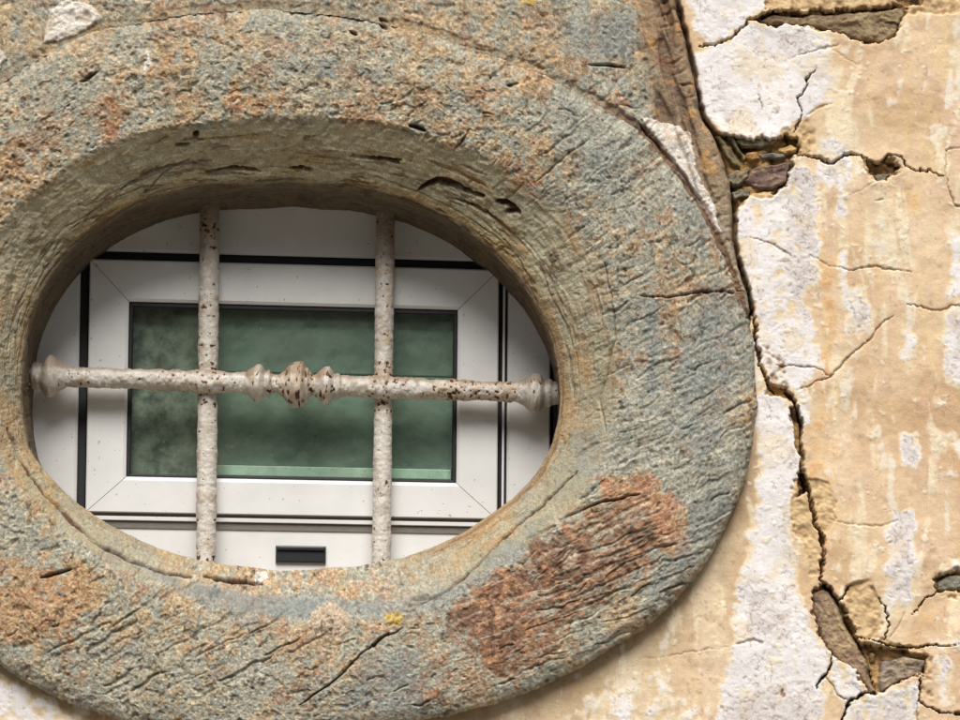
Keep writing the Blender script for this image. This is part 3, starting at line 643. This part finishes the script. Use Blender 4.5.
# ------------------------------------------------------------------ oval stone surround
def surround():
    nth = 2300
    th = np.linspace(-np.pi, np.pi, nth, endpoint=False)
    e = fbm(np.cos(th) * 300 + 600, np.sin(th) * 300 + 600, 34, 4, 91); e2 = fbm(np.cos(th) * 300 + 900, np.sin(th) * 300 + 300, 16, 3, 92); e3 = fbm(np.cos(th) * 300 + 200, np.sin(th) * 300 + 100, 40, 4, 93)
    RO = rO(th) + .8 * e2; RS = rS(th) + 2.2 * e; RR = rR(th) + .25 * e2 + .7 * e3
    ct, st = np.cos(th), np.sin(th)
    def L(r, d): return at(CU + r * ct, CV + r * st, d)
    bot = sst(-.2, .5, st)
    prot = 12 + 8 * bot
    loops = [L(RO, np.full(nth, 16.)), L(RO, 8 - prot + 2), L(RO - 2.5, 2 - prot), L(RO - 14, -prot - 3), L(RO * .5 + RS * .5, -prot - 7 + 0 * th), L(RS, -prot - 1 + 0 * th),
             L(RS * .5 + RR * .5, 16 + 0 * th), L(RR, np.full(nth, 46.0))]
    back = loops[-1].copy(); back[:, 1] = 148 * PX; loops.append(back)
    ns = [12, 6, 12, 84, 84, 40, 44, 80]
    rows = []; srow = []
    for k, n in enumerate(ns):
        t = np.arange(n) / n
        for q in t: rows.append(loops[k] * (1 - q) + loops[k + 1] * q); srow.append(k + q)
    rows.append(loops[-1]); srow.append(8.0)
    G = np.array(rows); S = np.array(srow)
    def blur(G, sg):
        r = int(3 * sg); k = np.exp(-.5 * (np.arange(-r, r + 1) / sg) ** 2); k /= k.sum()
        Gp = np.concatenate([np.repeat(G[:1], r, 0), G, np.repeat(G[-1:], r, 0)], 0); out = np.zeros_like(G)
        for i, q in enumerate(k): out += q * Gp[i:i + len(G)]
        return out
    G1 = blur(G, 1.6); G2 = blur(G, 13)
    near = np.exp(-.5 * ((S - 5) / .8) ** 2) * (S > 3.2) * (S < 6.6)
    soft = np.clip(1 - sst(-1, 1, 0 * th), 0, 1)
    ang = np.degrees(th)
    sharp = sst(-178, -165, ang) * (1 - sst(-62, -38, ang))
    wgt = near[:, None] * (1 - .96 * sharp[None, :]); wgt = np.clip(wgt, 0, 1)[..., None]
    G = G1 * (1 - wgt) + G2 * wgt
    # normals
    def normals(G):
        dt = np.roll(G, -1, 1) - np.roll(G, 1, 1); ds = np.gradient(G, axis=0); n = np.cross(dt, ds); n /= np.linalg.norm(n, axis=2, keepdims=True) + 1e-12
        return n
    N = normals(G)
    if N[100, 0, 1] > 0: N = -N
    uu, vv = proj(G.reshape(-1, 3)); uu = uu.reshape(G.shape[:2]); vv = vv.reshape(G.shape[:2])
    col, h = stone_surface(uu, vv, 0.0)
    Sx = np.repeat(S[:, None], nth, 1); A = np.repeat((th * 300)[None, :], len(S), 0)
    # inner splay: bedding layers running round, browner stone
    inn = sst(4.95, 5.35, Sx + .08 * e[None, :]); deep = sst(6.6, 7.05, Sx)
    topw = np.repeat(((1 - sst(-.55, .1, st)))[None, :], len(S), 0)
    sideR = np.repeat((sst(.35, .8, ct))[None, :], len(S), 0); sideL = np.repeat((sst(.35, .8, -ct))[None, :], len(S), 0)
    x = A; yv = Sx * 42
    per = sst(-np.pi * 300 + 0, -np.pi * 300 + 40, A) * (1 - sst(np.pi * 300 - 40, np.pi * 300, A))
    b3_ = fbm(uu, vv, 30, 3, 99)
    b1 = fbm(x, yv + 5 * b3_, 13, 4, 94, 0, 2.2, .45); b2 = fbm(x, yv, 5, 3, 95, 0, 4, .5); b3 = fbm(x, yv, 22, 3, 96, 0, 4, .4)
    cin = np.empty(col.shape); cin[:] = lin((210, 202, 174)); cin = mixc(cin, lin((170, 158, 128)), .6 * sst(-.2, .5, b1)); cin = mixc(cin, lin((198, 174, 126)), .6 * sst(.2, .6, b2 + .4 * b3))
    cin = mixc(cin, lin((180, 128, 76)), .6 * sst(.35, .8, b3 + .4 * b2)); cin = mixc(cin, lin((96, 72, 54)), .7 * sst(.62, .9, b1 + .3 * b2))
    col = mixc(col, cin * (1 + .12 * fbm(uu, vv, 4, 2, 98))[..., None], .78 * inn * topw)
    cr = np.empty(col.shape); cr[:] = lin((170, 160, 132)); cr = mixc(cr, lin((190, 148, 96)), .7 * sst(.1, .7, fbm(uu, vv, 26, 4, 100, 80, 1.8, .6) + .5 * b3)); cr = mixc(cr, lin((150, 152, 144)), .6 * sst(.1, .6, fbm(uu, vv, 30, 3, 97)))
    col = mixc(col, cr * (1 + .14 * fbm(uu, vv, 2.4, 2, 98))[..., None], .68 * inn * (sideR + sideL) * (1 - topw))
    # brown band at the arris towards the window
    band = (.45 + .55 * sst(.3, .8, ct))[None, :] * sst(6.66, 6.76, Sx + .05 * e2[None, :]) * (1 - sst(7.5, 7.9, Sx)) * (sideR + sideL)
    bc = np.empty(col.shape); bc[:] = lin((168, 138, 102)); bc = mixc(bc, lin((128, 102, 76)), sst(-.1, .6, b2)); col = mixc(col, bc, .8 * np.clip(band, 0, 1))
    dc = np.empty(col.shape); dc[:] = lin((108, 99, 86)); dc = mixc(dc, lin((132, 112, 84)), .6 * sst(.1, .6, b1)); dc = mixc(dc, lin((84, 72, 62)), .7 * sst(.2, .6, b2)); col = mixc(col, dc * .8, .8 * sst(7.02, 7.3, Sx) * (1 - .3 * topw)); col = mixc(col, dc * .8, .85 * deep * topw)  # deep reveal darkened, most at the top: recess shade put into the colour
    h = h * (1 - .2 * inn * topw - .45 * inn * (1 - topw)) + inn * (.35 + .65 * topw) * (.8 * b1 + .5 * b2 - 2.6 * sst(.62, .95, b3 + .3 * b1)) * (.35 + .65 * np.clip(topw + sideR * .4, 0, 1))
    ob = sst(6.05, 6.6, Sx + .15 * b2) * (1 - sst(6.8, 6.95, Sx)) * topw; col = mixc(col, lin((206, 180, 128)), .5 * ob * sst(-.4, .5, b3 + .5 * b1))
    lam = 1 - np.abs(fbm(x + 4 * b3_, yv, 15, 3, 103, 0, 4.5, .4)); lam = sst(.80, .97, lam) * sst(5.9, 6.5, Sx) * (1 - sst(7.3, 7.9, Sx)) * np.clip(topw + .8 * sideR + .5 * sideL, 0, 1)
    h = h - 1.7 * lam; col = mixc(col, lin((104, 84, 64)), .5 * lam)
    # fall off at the hidden foot
    h = h * (1 - .6 * np.exp(-.5 * ((Sx - 7.05) / .13) ** 2)) * sst(0, .9, Sx) * (1 - .8 * sst(7.6, 8, Sx)) 
    seam = np.exp(-.5 * ((Sx - 1.7) / .6) ** 2); h -= 1.2 * seam * (1 - bot)[None, :]
    sc = SCR.get(uu + .9 * fbm(uu, vv, 8, 2, 104), vv + .9 * fbm(uu, vv, 8, 2, 105)) * inn; h = h - 4.5 * sc * (Sx < 7.6); col = mixc(col, lin((92, 50, 38)), .85 * sst(.2, .7, sc))
    bl2 = sst(.3, .7, BLU.get(uu, vv)) * inn * sst(0, .5, st)[None, :]; col = mixc(col, lin((132, 138, 136)) * (1 + .22 * fbm(uu, vv, 2.2, 2, 106) + .2 * fbm(uu, vv, 9, 3, 107))[..., None], .5 * bl2 * (1 - sst(.3, .6, PALE.get(uu, vv))) * sst(-.5, .2, fbm(uu, vv, 14, 3, 108)))
    P = G + N * (h * PX)[..., None]
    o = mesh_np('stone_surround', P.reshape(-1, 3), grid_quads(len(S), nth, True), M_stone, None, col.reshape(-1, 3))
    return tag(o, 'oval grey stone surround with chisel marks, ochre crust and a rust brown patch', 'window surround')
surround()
print('surround', time.time() - T0)

# ------------------------------------------------------------------ window
TLc, TRc, BRc, BLc = np.array((90., 260.)), np.array((499., 271.)), np.array((497., 518.5)), np.array((85.5, 511.))
def win(x, y, d):
    s = x / 410.0; t = y / 250.0; d = d - 38
    p = (TLc * (1 - s) + TRc * s) * (1 - t) + (BLc * (1 - s) + BRc * s) * t
    return at(p[0], p[1], d)
def uPVC(name, base, rough=.38):
    mt, t, b = mat_new(name); L = t.links
    tc = nd(t, 'ShaderNodeTexCoord')
    n1 = nd(t, 'ShaderNodeTexNoise', Scale=9.0, Detail=5.0, Roughness=.6); n2 = nd(t, 'ShaderNodeTexNoise', Scale=170.0, Detail=2.0)
    L.new(tc.outputs['Object'], n1.inputs[0]); L.new(tc.outputs['Object'], n2.inputs[0])
    r1 = ramp(t, n1.outputs['Fac'], [(.3, tuple(c * .86 for c in base)), (.65, base)])
    r2 = ramp(t, n2.outputs['Fac'], [(.25, (.45, .38, .3)), (.29, (1., 1., 1.))])
    mx = nd(t, 'ShaderNodeMix', data_type='RGBA', blend_type='MULTIPLY'); mx.inputs[0].default_value = .8
    L.new(r1.outputs[0], mx.inputs[6]); L.new(r2.outputs[0], mx.inputs[7]); L.new(mx.outputs[2], b.inputs['Base Color'])
    b.inputs['Roughness'].default_value = rough; b.inputs['Specular IOR Level'].default_value = .35
    return mt
M_upvc = uPVC('white_plastic_frame', (.84, .835, .825))
M_gasket, t_, b_ = mat_new('black_gasket'); b_.inputs['Base Color'].default_value = (.012, .012, .013, 1); b_.inputs['Roughness'].default_value = .6
nn = nd(t_, 'ShaderNodeTexNoise', Scale=60.0); rr_ = ramp(t_, nn.outputs['Fac'], [(0.3, (.008, .008, .009)), (0.7, (.022, .021, .02))]); t_.links.new(rr_.outputs[0], b_.inputs['Base Color'])
M_cap, t_, b_ = mat_new('black_plastic'); b_.inputs['Roughness'].default_value = .35
nn = nd(t_, 'ShaderNodeTexNoise', Scale=90.0); rr_ = ramp(t_, nn.outputs['Fac'], [(0.3, (.014, .015, .018)), (0.75, (.035, .036, .04))]); t_.links.new(rr_.outputs[0], b_.inputs['Base Color'])

M_seal, t_, b_ = mat_new('grey_brown_seal'); b_.inputs['Roughness'].default_value = .7
nn = nd(t_, 'ShaderNodeTexNoise', Scale=50.0); rr_ = ramp(t_, nn.outputs['Fac'], [(0.3, (.13, .12, .105)), (0.7, (.24, .21, .18))]); t_.links.new(rr_.outputs[0], b_.inputs['Base Color'])
def frame_ring(name, ox0, oy0, ox1, oy1, ix0, iy0, ix1, iy1, d0, d1, mat, parent, lip=4.0, mitre=True):
    """four mitred profiles; the inner edge slopes back to the glass bead"""
    o = [(ox0, oy0), (ox1, oy0), (ox1, oy1), (ox0, oy1)]; i = [(ix0, iy0), (ix1, iy0), (ix1, iy1), (ix0, iy1)]
    V, Q = [], []
    for k in range(4):
        a, b, c, d = o[k], o[(k + 1) % 4], i[(k + 1) % 4], i[k]
        g = .35 if mitre else 0   # hairline mitre gap
        def sh(p, q, f): return (p[0] + (q[0] - p[0]) * f, p[1] + (q[1] - p[1]) * f)
        La = max(abs(b[0] - a[0]), abs(b[1] - a[1])); Li = max(abs(c[0] - d[0]), abs(c[1] - d[1]))
        a_, b2 = sh(a, b, g / La), sh(b, a, g / La); d_, c_ = sh(d, c, g / Li), sh(c, d, g / Li)
        W = max(abs(a[0] - d[0]), abs(a[1] - d[1])); Wy = min(abs(a[1] - d[1]), 1e9)
        # cross-section stations from outer to inner: fraction, depth
        w_ = abs(a[1] - d[1]) if k % 2 == 0 else abs(a[0] - b[0]) or 1
        w_ = (d[1] - a[1]) if k == 0 else (a[0] - d[0]) if k == 1 else (a[1] - d[1]) if k == 2 else (d[0] - a[0])
        st = [(0, d1), (0, d0 + 1.2), (1.2 / w_, d0), (1 - lip / w_, d0), (1 - .6 / w_, d0 + lip * .55), (1, d0 + lip * .9), (1, d1)]
        base = len(V)
        for f, dep in st:
            p = sh(a_, d_, f); q = sh(b2, c_, f); V.append(win(*p, dep)); V.append(win(*q, dep))
        for m_ in range(len(st) - 1):
            Q.append([base + 2 * m_, base + 2 * m_ + 1, base + 2 * m_ + 3, base + 2 * m_ + 2])
    return mesh_np(name, np.array(V), np.array(Q), mat, parent, smooth=False)

wn = thing('window', tuple(win(205, 320, 218)), 'small white plastic framed window recessed behind the oval stone opening', 'window')
SF = 174.0   # sash face depth
of = frame_ring('outer_frame', -58, -70, 462, 318, -9, -9, 419, 262, 181, 215, M_upvc, wn, lip=3.0)
# gasket channel between frame and sash: black on three sides
box('gasket', -12, -12, 423, -1, 188, 196, M_gasket, wn, mapf=win)
box('gasket', -12, -1, -1, 262, 188, 196, M_gasket, wn, mapf=win)
box('gasket', 411, -1, 423, 262, 188, 196, M_gasket, wn, mapf=win)
box('bottom_seal', -1, 251, 411, 266, 179.6, 196, M_seal, wn, mapf=win)  # paler than the gasket: light on the bottom gap put into its colour
box('bottom_trim', -4, 254.3, 414, 258.6, 177, 181, M_upvc, wn, .8, win)
box('side_bead', 414.2, -4, 416.6, 253, 179, 188, M_upvc, wn, .6, win)
sash = frame_ring('sash', 0, -1, 410, 251, 40, 40.5, 369, 215, SF, 208, M_upvc, wn, lip=3.5)
frame_ring('glazing_seal', 40, 40.5, 369, 215, 44.5, 46, 364.5, 212.2, SF + 4, 206, M_gasket, sash, lip=1.5, mitre=False)
cap = box('drain_cap', 190, 281, 240, 298, 177, 181.5, M_cap, wn, 1.6, win)
box('cap_hood', 191.5, 281.6, 238.5, 285.5, 174.6, 177.4, M_cap, cap, .8, win)
# glass
M_glass = bpy.data.materials.new('dirty_glass'); M_glass.use_nodes = True; t = M_glass.node_tree; t.nodes.clear(); L = t.links
out = nd(t, 'ShaderNodeOutputMaterial'); tr = nd(t, 'ShaderNodeBsdfTransparent'); tr.inputs[0].default_value = (.93, .98, .95, 1)
gl = nd(t, 'ShaderNodeBsdfGlossy', Roughness=.06); fr = nd(t, 'ShaderNodeFresnel', IOR=1.5); m1 = nd(t, 'ShaderNodeMixShader'); m2 = nd(t, 'ShaderNodeMixShader')
df = nd(t, 'ShaderNodeBsdfDiffuse'); df.inputs[0].default_value = (.30, .36, .28, 1)
tc = nd(t, 'ShaderNodeTexCoord'); n1 = nd(t, 'ShaderNodeTexNoise', Scale=14.0, Detail=8.0, Roughness=.7); L.new(tc.outputs['Object'], n1.inputs[0])
n2 = nd(t, 'ShaderNodeTexNoise', Scale=130.0, Detail=3.0, Roughness=.7); L.new(tc.outputs['Object'], n2.inputs[0])
r1 = ramp(t, n1.outputs['Fac'], [(.40, .02), (.72, .26)]); r2 = ramp(t, n2.outputs['Fac'], [(.60, 0.), (.74, .3)])
ad = nd(t, 'ShaderNodeMath', operation='ADD'); L.new(r1.outputs[0], ad.inputs[0]); L.new(r2.outputs[0], ad.inputs[1])
ge = nd(t, 'ShaderNodeNewGeometry'); mm = nd(t, 'ShaderNodeMath', operation='MULTIPLY_ADD'); mm.inputs[1].default_value = -1.0; mm.inputs[2].default_value = 1.0; L.new(ge.outputs['Backfacing'], mm.inputs[0])
mf = nd(t, 'ShaderNodeMath', operation='MULTIPLY'); L.new(fr.outputs[0], mf.inputs[0]); L.new(mm.outputs[0], mf.inputs[1]); L.new(mf.outputs[0], m1.inputs[0]); L.new(tr.outputs[0], m1.inputs[1]); L.new(gl.outputs[0], m1.inputs[2])
L.new(ad.outputs[0], m2.inputs[0]); L.new(m1.outputs[0], m2.inputs[1]); L.new(df.outputs[0], m2.inputs[2]); L.new(m2.outputs[0], out.inputs[0])
def quad(name, x0, y0, x1, y1, d, mat, parent): 
    return mesh_np(name, np.array([win(x0, y0, d), win(x1, y0, d), win(x1, y1, d), win(x0, y1, d)]), np.array([[0, 3, 2, 1]]), mat, parent, smooth=False)
box('glass_pane', 42, 43, 367, 214, 187, 190, M_glass, wn, mapf=win)
# green backing boards added behind the glass in place of its reflections
def paint(name, c1, c2, sc=9., rough=.5, streak=1.0):
    mt, t, b = mat_new(name); L = t.links; tc = nd(t, 'ShaderNodeTexCoord'); mp = nd(t, 'ShaderNodeMapping'); mp.inputs['Scale'].default_value = (1, 1, streak)
    n1 = nd(t, 'ShaderNodeTexNoise', Scale=sc, Detail=9.0, Roughness=.68); L.new(tc.outputs['Object'], mp.inputs[0]); L.new(mp.outputs[0], n1.inputs[0])
    r = ramp(t, n1.outputs['Fac'], [(.38, c1), (.62, c2)]); L.new(r.outputs[0], b.inputs['Base Color']); b.inputs['Roughness'].default_value = rough
    bp = nd(t, 'ShaderNodeBump', Strength=.5, Distance=.001); L.new(n1.outputs['Fac'], bp.inputs['Height']); L.new(bp.outputs[0], b.inputs['Normal']); return mt
M_green = paint('green_paint', (.135, .185, .155), (.26, .325, .28), 16, .45, 1.6)
M_gdull = paint('dull_green_grime', (.05, .065, .052), (.36, .37, .31), 34)
M_gpale = paint('pale_green_paint', (.52, .68, .56), (.70, .80, .70), 30)
sh = thing('reflection_backing', tuple(win(205, 130, 200)), 'green backing boards added behind the dirty window glass, standing in for reflections', 'shutter')
box('upper_panel', 112, 40, 372, 108, 197, 203, M_green, sh, 1.2, win)
box('middle_rail', 112, 109, 372, 113, 196, 203, M_gpale if False else paint('mid_green_paint', (.16, .24, .18), (.24, .34, .26), 20), sh, .8, win)
box('lower_panel', 112, 114, 372, 202, 197, 203, M_green, sh, 1.2, win)
box('bottom_rail', 122, 201.5, 364, 212.0, 190.6, 203, M_gpale, sh, 1.0, win)
box('side_panel', 38, 40, 111, 220, 199, 204, M_gdull, sh, 1.0, win)
mesh_np('room_lining', np.array([win(x, y, d) for d in (216, 600) for (x, y) in ((-60, -75), (465, -75), (465, 320), (-60, 320))]), np.array([[0,1,5,4],[1,2,6,5],[2,3,7,6],[3,0,4,7],[4,5,6,7]]), M_dark, wall, smooth=False)

# ------------------------------------------------------------------ iron grille
def iron():
    mt, t, b = mat_new('flaking_painted_iron'); L = t.links
    at_ = nd(t, 'ShaderNodeAttribute', attribute_name='col'); tc = nd(t, 'ShaderNodeTexCoord')
    n1 = nd(t, 'ShaderNodeTexNoise', Scale=420.0, Detail=3.0, Roughness=.6); L.new(tc.outputs['Object'], n1.inputs[0])
    mr = nd(t, 'ShaderNodeMapRange'); mr.inputs[1].default_value = .3; mr.inputs[2].default_value = .7; mr.inputs[3].default_value = .84; mr.inputs[4].default_value = 1.14; L.new(n1.outputs['Fac'], mr.inputs[0])
    mx = nd(t, 'ShaderNodeMix', data_type='RGBA', blend_type='MULTIPLY'); mx.inputs[0].default_value = 1; L.new(at_.outputs['Color'], mx.inputs[6]); L.new(mr.outputs[0], mx.inputs[7])
    L.new(mx.outputs[2], b.inputs['Base Color']); b.inputs['Roughness'].default_value = .55; b.inputs['Specular IOR Level'].default_value = .4
    bp = nd(t, 'ShaderNodeBump', Strength=.8, Distance=.0008); L.new(n1.outputs['Fac'], bp.inputs['Height']); L.new(bp.outputs[0], b.inputs['Normal']); return mt
M_iron = iron()
def bar(name, P0, P1, length, radf, parent, seed, bump=.55, rust=0.0, joints=(), n_around=72, step=.6, s0=None, s1=None, bend=0.0):
    """turned bar from P0 to P1 (world); s runs along it in pixels"""
    s0 = 0 if s0 is None else s0; s1 = length if s1 is None else s1
    P0 = np.array(P0); P1 = np.array(P1); ax = (P1 - P0) / np.linalg.norm(P1 - P0); unit = np.linalg.norm(P1 - P0) / length
    s = np.arange(s0, s1 + step, step); a = np.linspace(0, 2 * np.pi, n_around, endpoint=False)
    fr = np.array([0, -1.0, 0]); fr -= ax * fr.dot(ax); fr /= np.linalg.norm(fr); sd = np.cross(ax, fr)
    Sg, Ag = np.meshgrid(s, a, indexing='ij'); r = radf(s)[:, None] * np.ones_like(Ag)
    X = Sg; Y = Ag * 9.5
    # noise wraps round the bar by sampling a cylinder slice twice
    def cn(sc, o, sd_): 
        f = .5 + .5 * np.cos(Ag); return fbm(X, np.cos(Ag) * 9.5 + 100, sc, o, sd_ + seed) * np.abs(np.sin(Ag)) + fbm(X + 500, np.sin(Ag) * 9.5 + 100, sc, o, sd_ + seed + 2) * np.abs(np.cos(Ag))
    n20 = cn(22, 3, 0); n6 = cn(6.5, 2, 11); n3 = cn(3.2, 2, 23); pt = cn(2.8, 2, 37); big = cn(34, 3, 51)
    rust = rust - .06 + 0 * Sg
    for jc in joints: rust = rust + .34 * np.exp(-((Sg - jc) / 16.0) ** 2)
    r = r + bump * (1.1 * n20 + .9 * n6 + .6 * n3)
    pit = sst(.84, .98, pt + .35 * big + rust); r -= 1.1 * pit
    V = P0 + ax * (Sg * unit)[..., None] + (fr * np.cos(Ag)[..., None] + sd * np.sin(Ag)[..., None]) * (r * PX)[..., None] * 1.0
    V = V + fr * (bend * np.sin(np.pi * (Sg / length)) * PX)[..., None]
    col = np.empty(Ag.shape + (3,)); col[:] = lin((208, 201, 191)); col = mixc(col, lin((184, 168, 148)), .7 * sst(-.1, .6, n20 + .4 * n6)); col = mixc(col, lin((228, 224, 218)), .6 * sst(.1, .6, n3 + .4 * big))
    if abs(ax[0]) < .5: col = mixc(col, lin((112, 96, 78)), .75 * (1 - sst(20, 110, Sg + 14 * n20)))      # grime, with recess shade painted in, towards the top
    ochs = sst(.35, .75, big + .4 * n6); col = mixc(col, lin((190, 160, 120)), .35 * ochs)
    topd = np.clip((V[..., 2] - (P0 + ax * (Sg * unit)[..., None])[..., 2]) / (9.5 * PX), -1, 1)
    col = mixc(col, lin((132, 108, 84)), .65 * sst(.35, .95, topd + .25 * n6) * (abs(ax[0]) > .5))     # settled dirt on top of the level bar
    col = mixc(col, lin((176, 120, 74)), .75 * sst(.66, .9, pt + .35 * big + rust + .10 * n3)); col = mixc(col, lin((70, 44, 32)), .95 * pit)
    return mesh_np(name, V.reshape(-1, 3), grid_quads(len(s), n_around, True), M_iron, parent, col.reshape(-1, 3))
HY, VY = 112.0, 124.0
grille = thing('window_grille', tuple(at(293, 385, HY)), 'old cream painted iron grille, two upright bars behind one turned crossbar', 'window grille')
def vbar(u0, v0, u1, v1, r, seed, rust):
    P0 = at(u0, v0, VY); P1 = at(u1, v1, VY); n = math.hypot(u1 - u0, v1 - v0)
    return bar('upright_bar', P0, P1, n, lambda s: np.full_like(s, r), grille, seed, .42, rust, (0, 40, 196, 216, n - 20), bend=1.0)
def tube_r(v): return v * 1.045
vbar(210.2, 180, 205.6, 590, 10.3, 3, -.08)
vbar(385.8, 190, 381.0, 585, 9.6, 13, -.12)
U0_, U1_ = 4.0, 580.0
def vh(u): return 375.5 + (u - 30) * (393.5 - 375.5) / 527.0
Ph0 = at(U0_, vh(U0_), HY); Ph1 = at(U1_, vh(U1_), HY); LH = math.hypot(U1_ - U0_, vh(U1_) - vh(U0_))
def s_of(u): return (u - U0_) * LH / (U1_ - U0_)
def prof(u):
    r = 10.9 - .5 * np.abs(u - 293) / 265 + 0 * u
    r = r + 1.4 * np.exp(-((u - 208) / 14) ** 2) + 1.4 * np.exp(-((u - 384) / 14) ** 2)      # swells where the uprights pass behind
    r = r - 1.6 * np.exp(-((u - 277) / 8) ** 2) - 1.6 * np.exp(-((u - 313) / 8) ** 2)
    return r
def part_r(s): return prof(U0_ + s * (U1_ - U0_) / LH)
hb = bar('crossbar', Ph0, Ph1, LH, part_r, grille, 27, .8, -.03, (s_of(30), s_of(205), s_of(280), s_of(310), s_of(384), s_of(460), s_of(555)))
def knob(name, ua, ub, pts, seed, rust=0.05):
    xs = [p[0] for p in pts]; rs = [p[1] for p in pts]
    xx = np.linspace(xs[0], xs[-1], 200); yy = np.interp(xx, xs, rs)
    k = np.exp(-.5 * (np.arange(-9, 10) / 3.4) ** 2); k /= k.sum(); yy = np.convolve(np.r_[[yy[0]] * 9, yy, [yy[-1]] * 9], k, 'valid')
    f = lambda s: np.interp(U0_ + s * (U1_ - U0_) / LH, xx, yy)
    return bar(name, Ph0, Ph1, LH, f, hb, seed, .7, rust, n_around=96, step=.4, s0=s_of(xs[0]), s1=s_of(xs[-1]))
knob('end_knob', 0, 0, [(30, 8), (33, 13.5), (38, 14.5), (41, 13.2), (43, 15.0), (46, 20), (50, 22.5), (54, 20.5), (60, 15), (66, 11.5), (70, 8)], 61, -.04)
knob('collar', 0, 0, [(242, 8), (247, 12), (252, 16), (256, 20), (260, 20.6), (263, 17), (265.5, 12.4), (268, 14.6), (270, 14), (272, 10), (275, 8)], 67, .08)
knob('centre_boss', 0, 0, [(277, 8), (281, 11), (285, 13.5), (287.5, 17.5), (291, 22.5), (296, 23.6), (302, 22.8), (304.5, 19.5), (305.5, 17), (308, 17), (309.5, 13), (313, 10.5), (317, 8)], 71, .06)
knob('collar', 0, 0, [(313, 8), (317, 12), (321, 16), (325, 20), (329, 20.4), (332, 16.5), (334.5, 12.2), (337, 14.4), (339.5, 13.6), (342, 10.5), (345, 8)], 79, .06)
knob('end_knob', 0, 0, [(514, 8), (518, 10.8), (523, 13), (528, 16.5), (532, 20.5), (536, 21.3), (540, 20.0), (543, 15.0), (545, 13), (547, 15.0), (550, 14.6), (552, 12.4), (556, 12), (562, 11), (566, 8)], 83, -.04)
print('grille', time.time() - T0)

# ------------------------------------------------------------------ pavement under the wall (unseen below the picture, added to bounce light)
M_pave, t, b = mat_new('pale_pavement'); L = t.links; tc = nd(t, 'ShaderNodeTexCoord'); br = nd(t, 'ShaderNodeTexBrick', Scale=1.6)
br.inputs['Color1'].default_value = (.19, .175, .15, 1); br.inputs['Color2'].default_value = (.16, .15, .13, 1); br.inputs['Mortar'].default_value = (.2, .19, .17, 1); br.inputs['Mortar Size'].default_value = .012
L.new(tc.outputs['Object'], br.inputs[0]); L.new(br.outputs[0], b.inputs['Base Color']); b.inputs['Roughness'].default_value = .85
g = mesh_np('pavement', np.array([(-60, -60, 0), (60, -60, 0), (60, .8, 0), (-60, .8, 0)], float), np.array([[0, 1, 2, 3]]), M_pave, None, smooth=False); tag(g, kind='structure')
# ------------------------------------------------------------------ house added across the lane (unseen, behind the camera; it shades the low sky and shows in the glass)
M_render = paint('grey_render', (.17, .16, .14), (.26, .25, .22), 1.5, .9)
M_wood = paint('brown_shutter_wood', (.06, .045, .03), (.10, .075, .05), 6, .7)
M_tile = paint('terracotta_tile', (.22, .10, .06), (.32, .16, .10), 8, .8)
house = thing('blocker_house', (0, -11, 0), 'added unseen grey house with brown shutters and tiled roof, blocking the low sky', 'house')
def wbox(name, x0, x1, y0, y1, z0, z1, mat, parent):
    V = np.array([(x, y, z) for x in (x0, x1) for y in (y0, y1) for z in (z0, z1)], float)
    return mesh_np(name, V, np.array([[0,1,3,2],[4,6,7,5],[0,4,5,1],[2,3,7,6],[0,2,6,4],[1,5,7,3]]), mat, parent, smooth=False)
wbox('wall', -14, 14, -16, -11, 0, 6.0, M_render, house)
wbox('roof', -14.4, 14.4, -16.4, -10.6, 6.0, 6.35, M_tile, house)
for fx in range(-12, 13, 4):
    for fz in (1.0, 3.9):
        if fx == 0 and fz < 2:
            wbox('door', -.6, .6, -10.99, -10.93, 0, 2.2, M_wood, house); continue
        wf = wbox('window', fx - .55, fx + .55, -10.99, -10.95, fz, fz + 1.5, M_upvc, house)
        wbox('shutter', fx - .95, fx - .57, -10.99, -10.92, fz - .03, fz + 1.53, M_wood, wf); wbox('shutter', fx + .57, fx + .95, -10.99, -10.92, fz - .03, fz + 1.53, M_wood, wf)
        wbox('pane', fx - .45, fx + .45, -10.949, -10.945, fz + .1, fz + 1.4, M_cap, wf)
print('done', time.time() - T0)
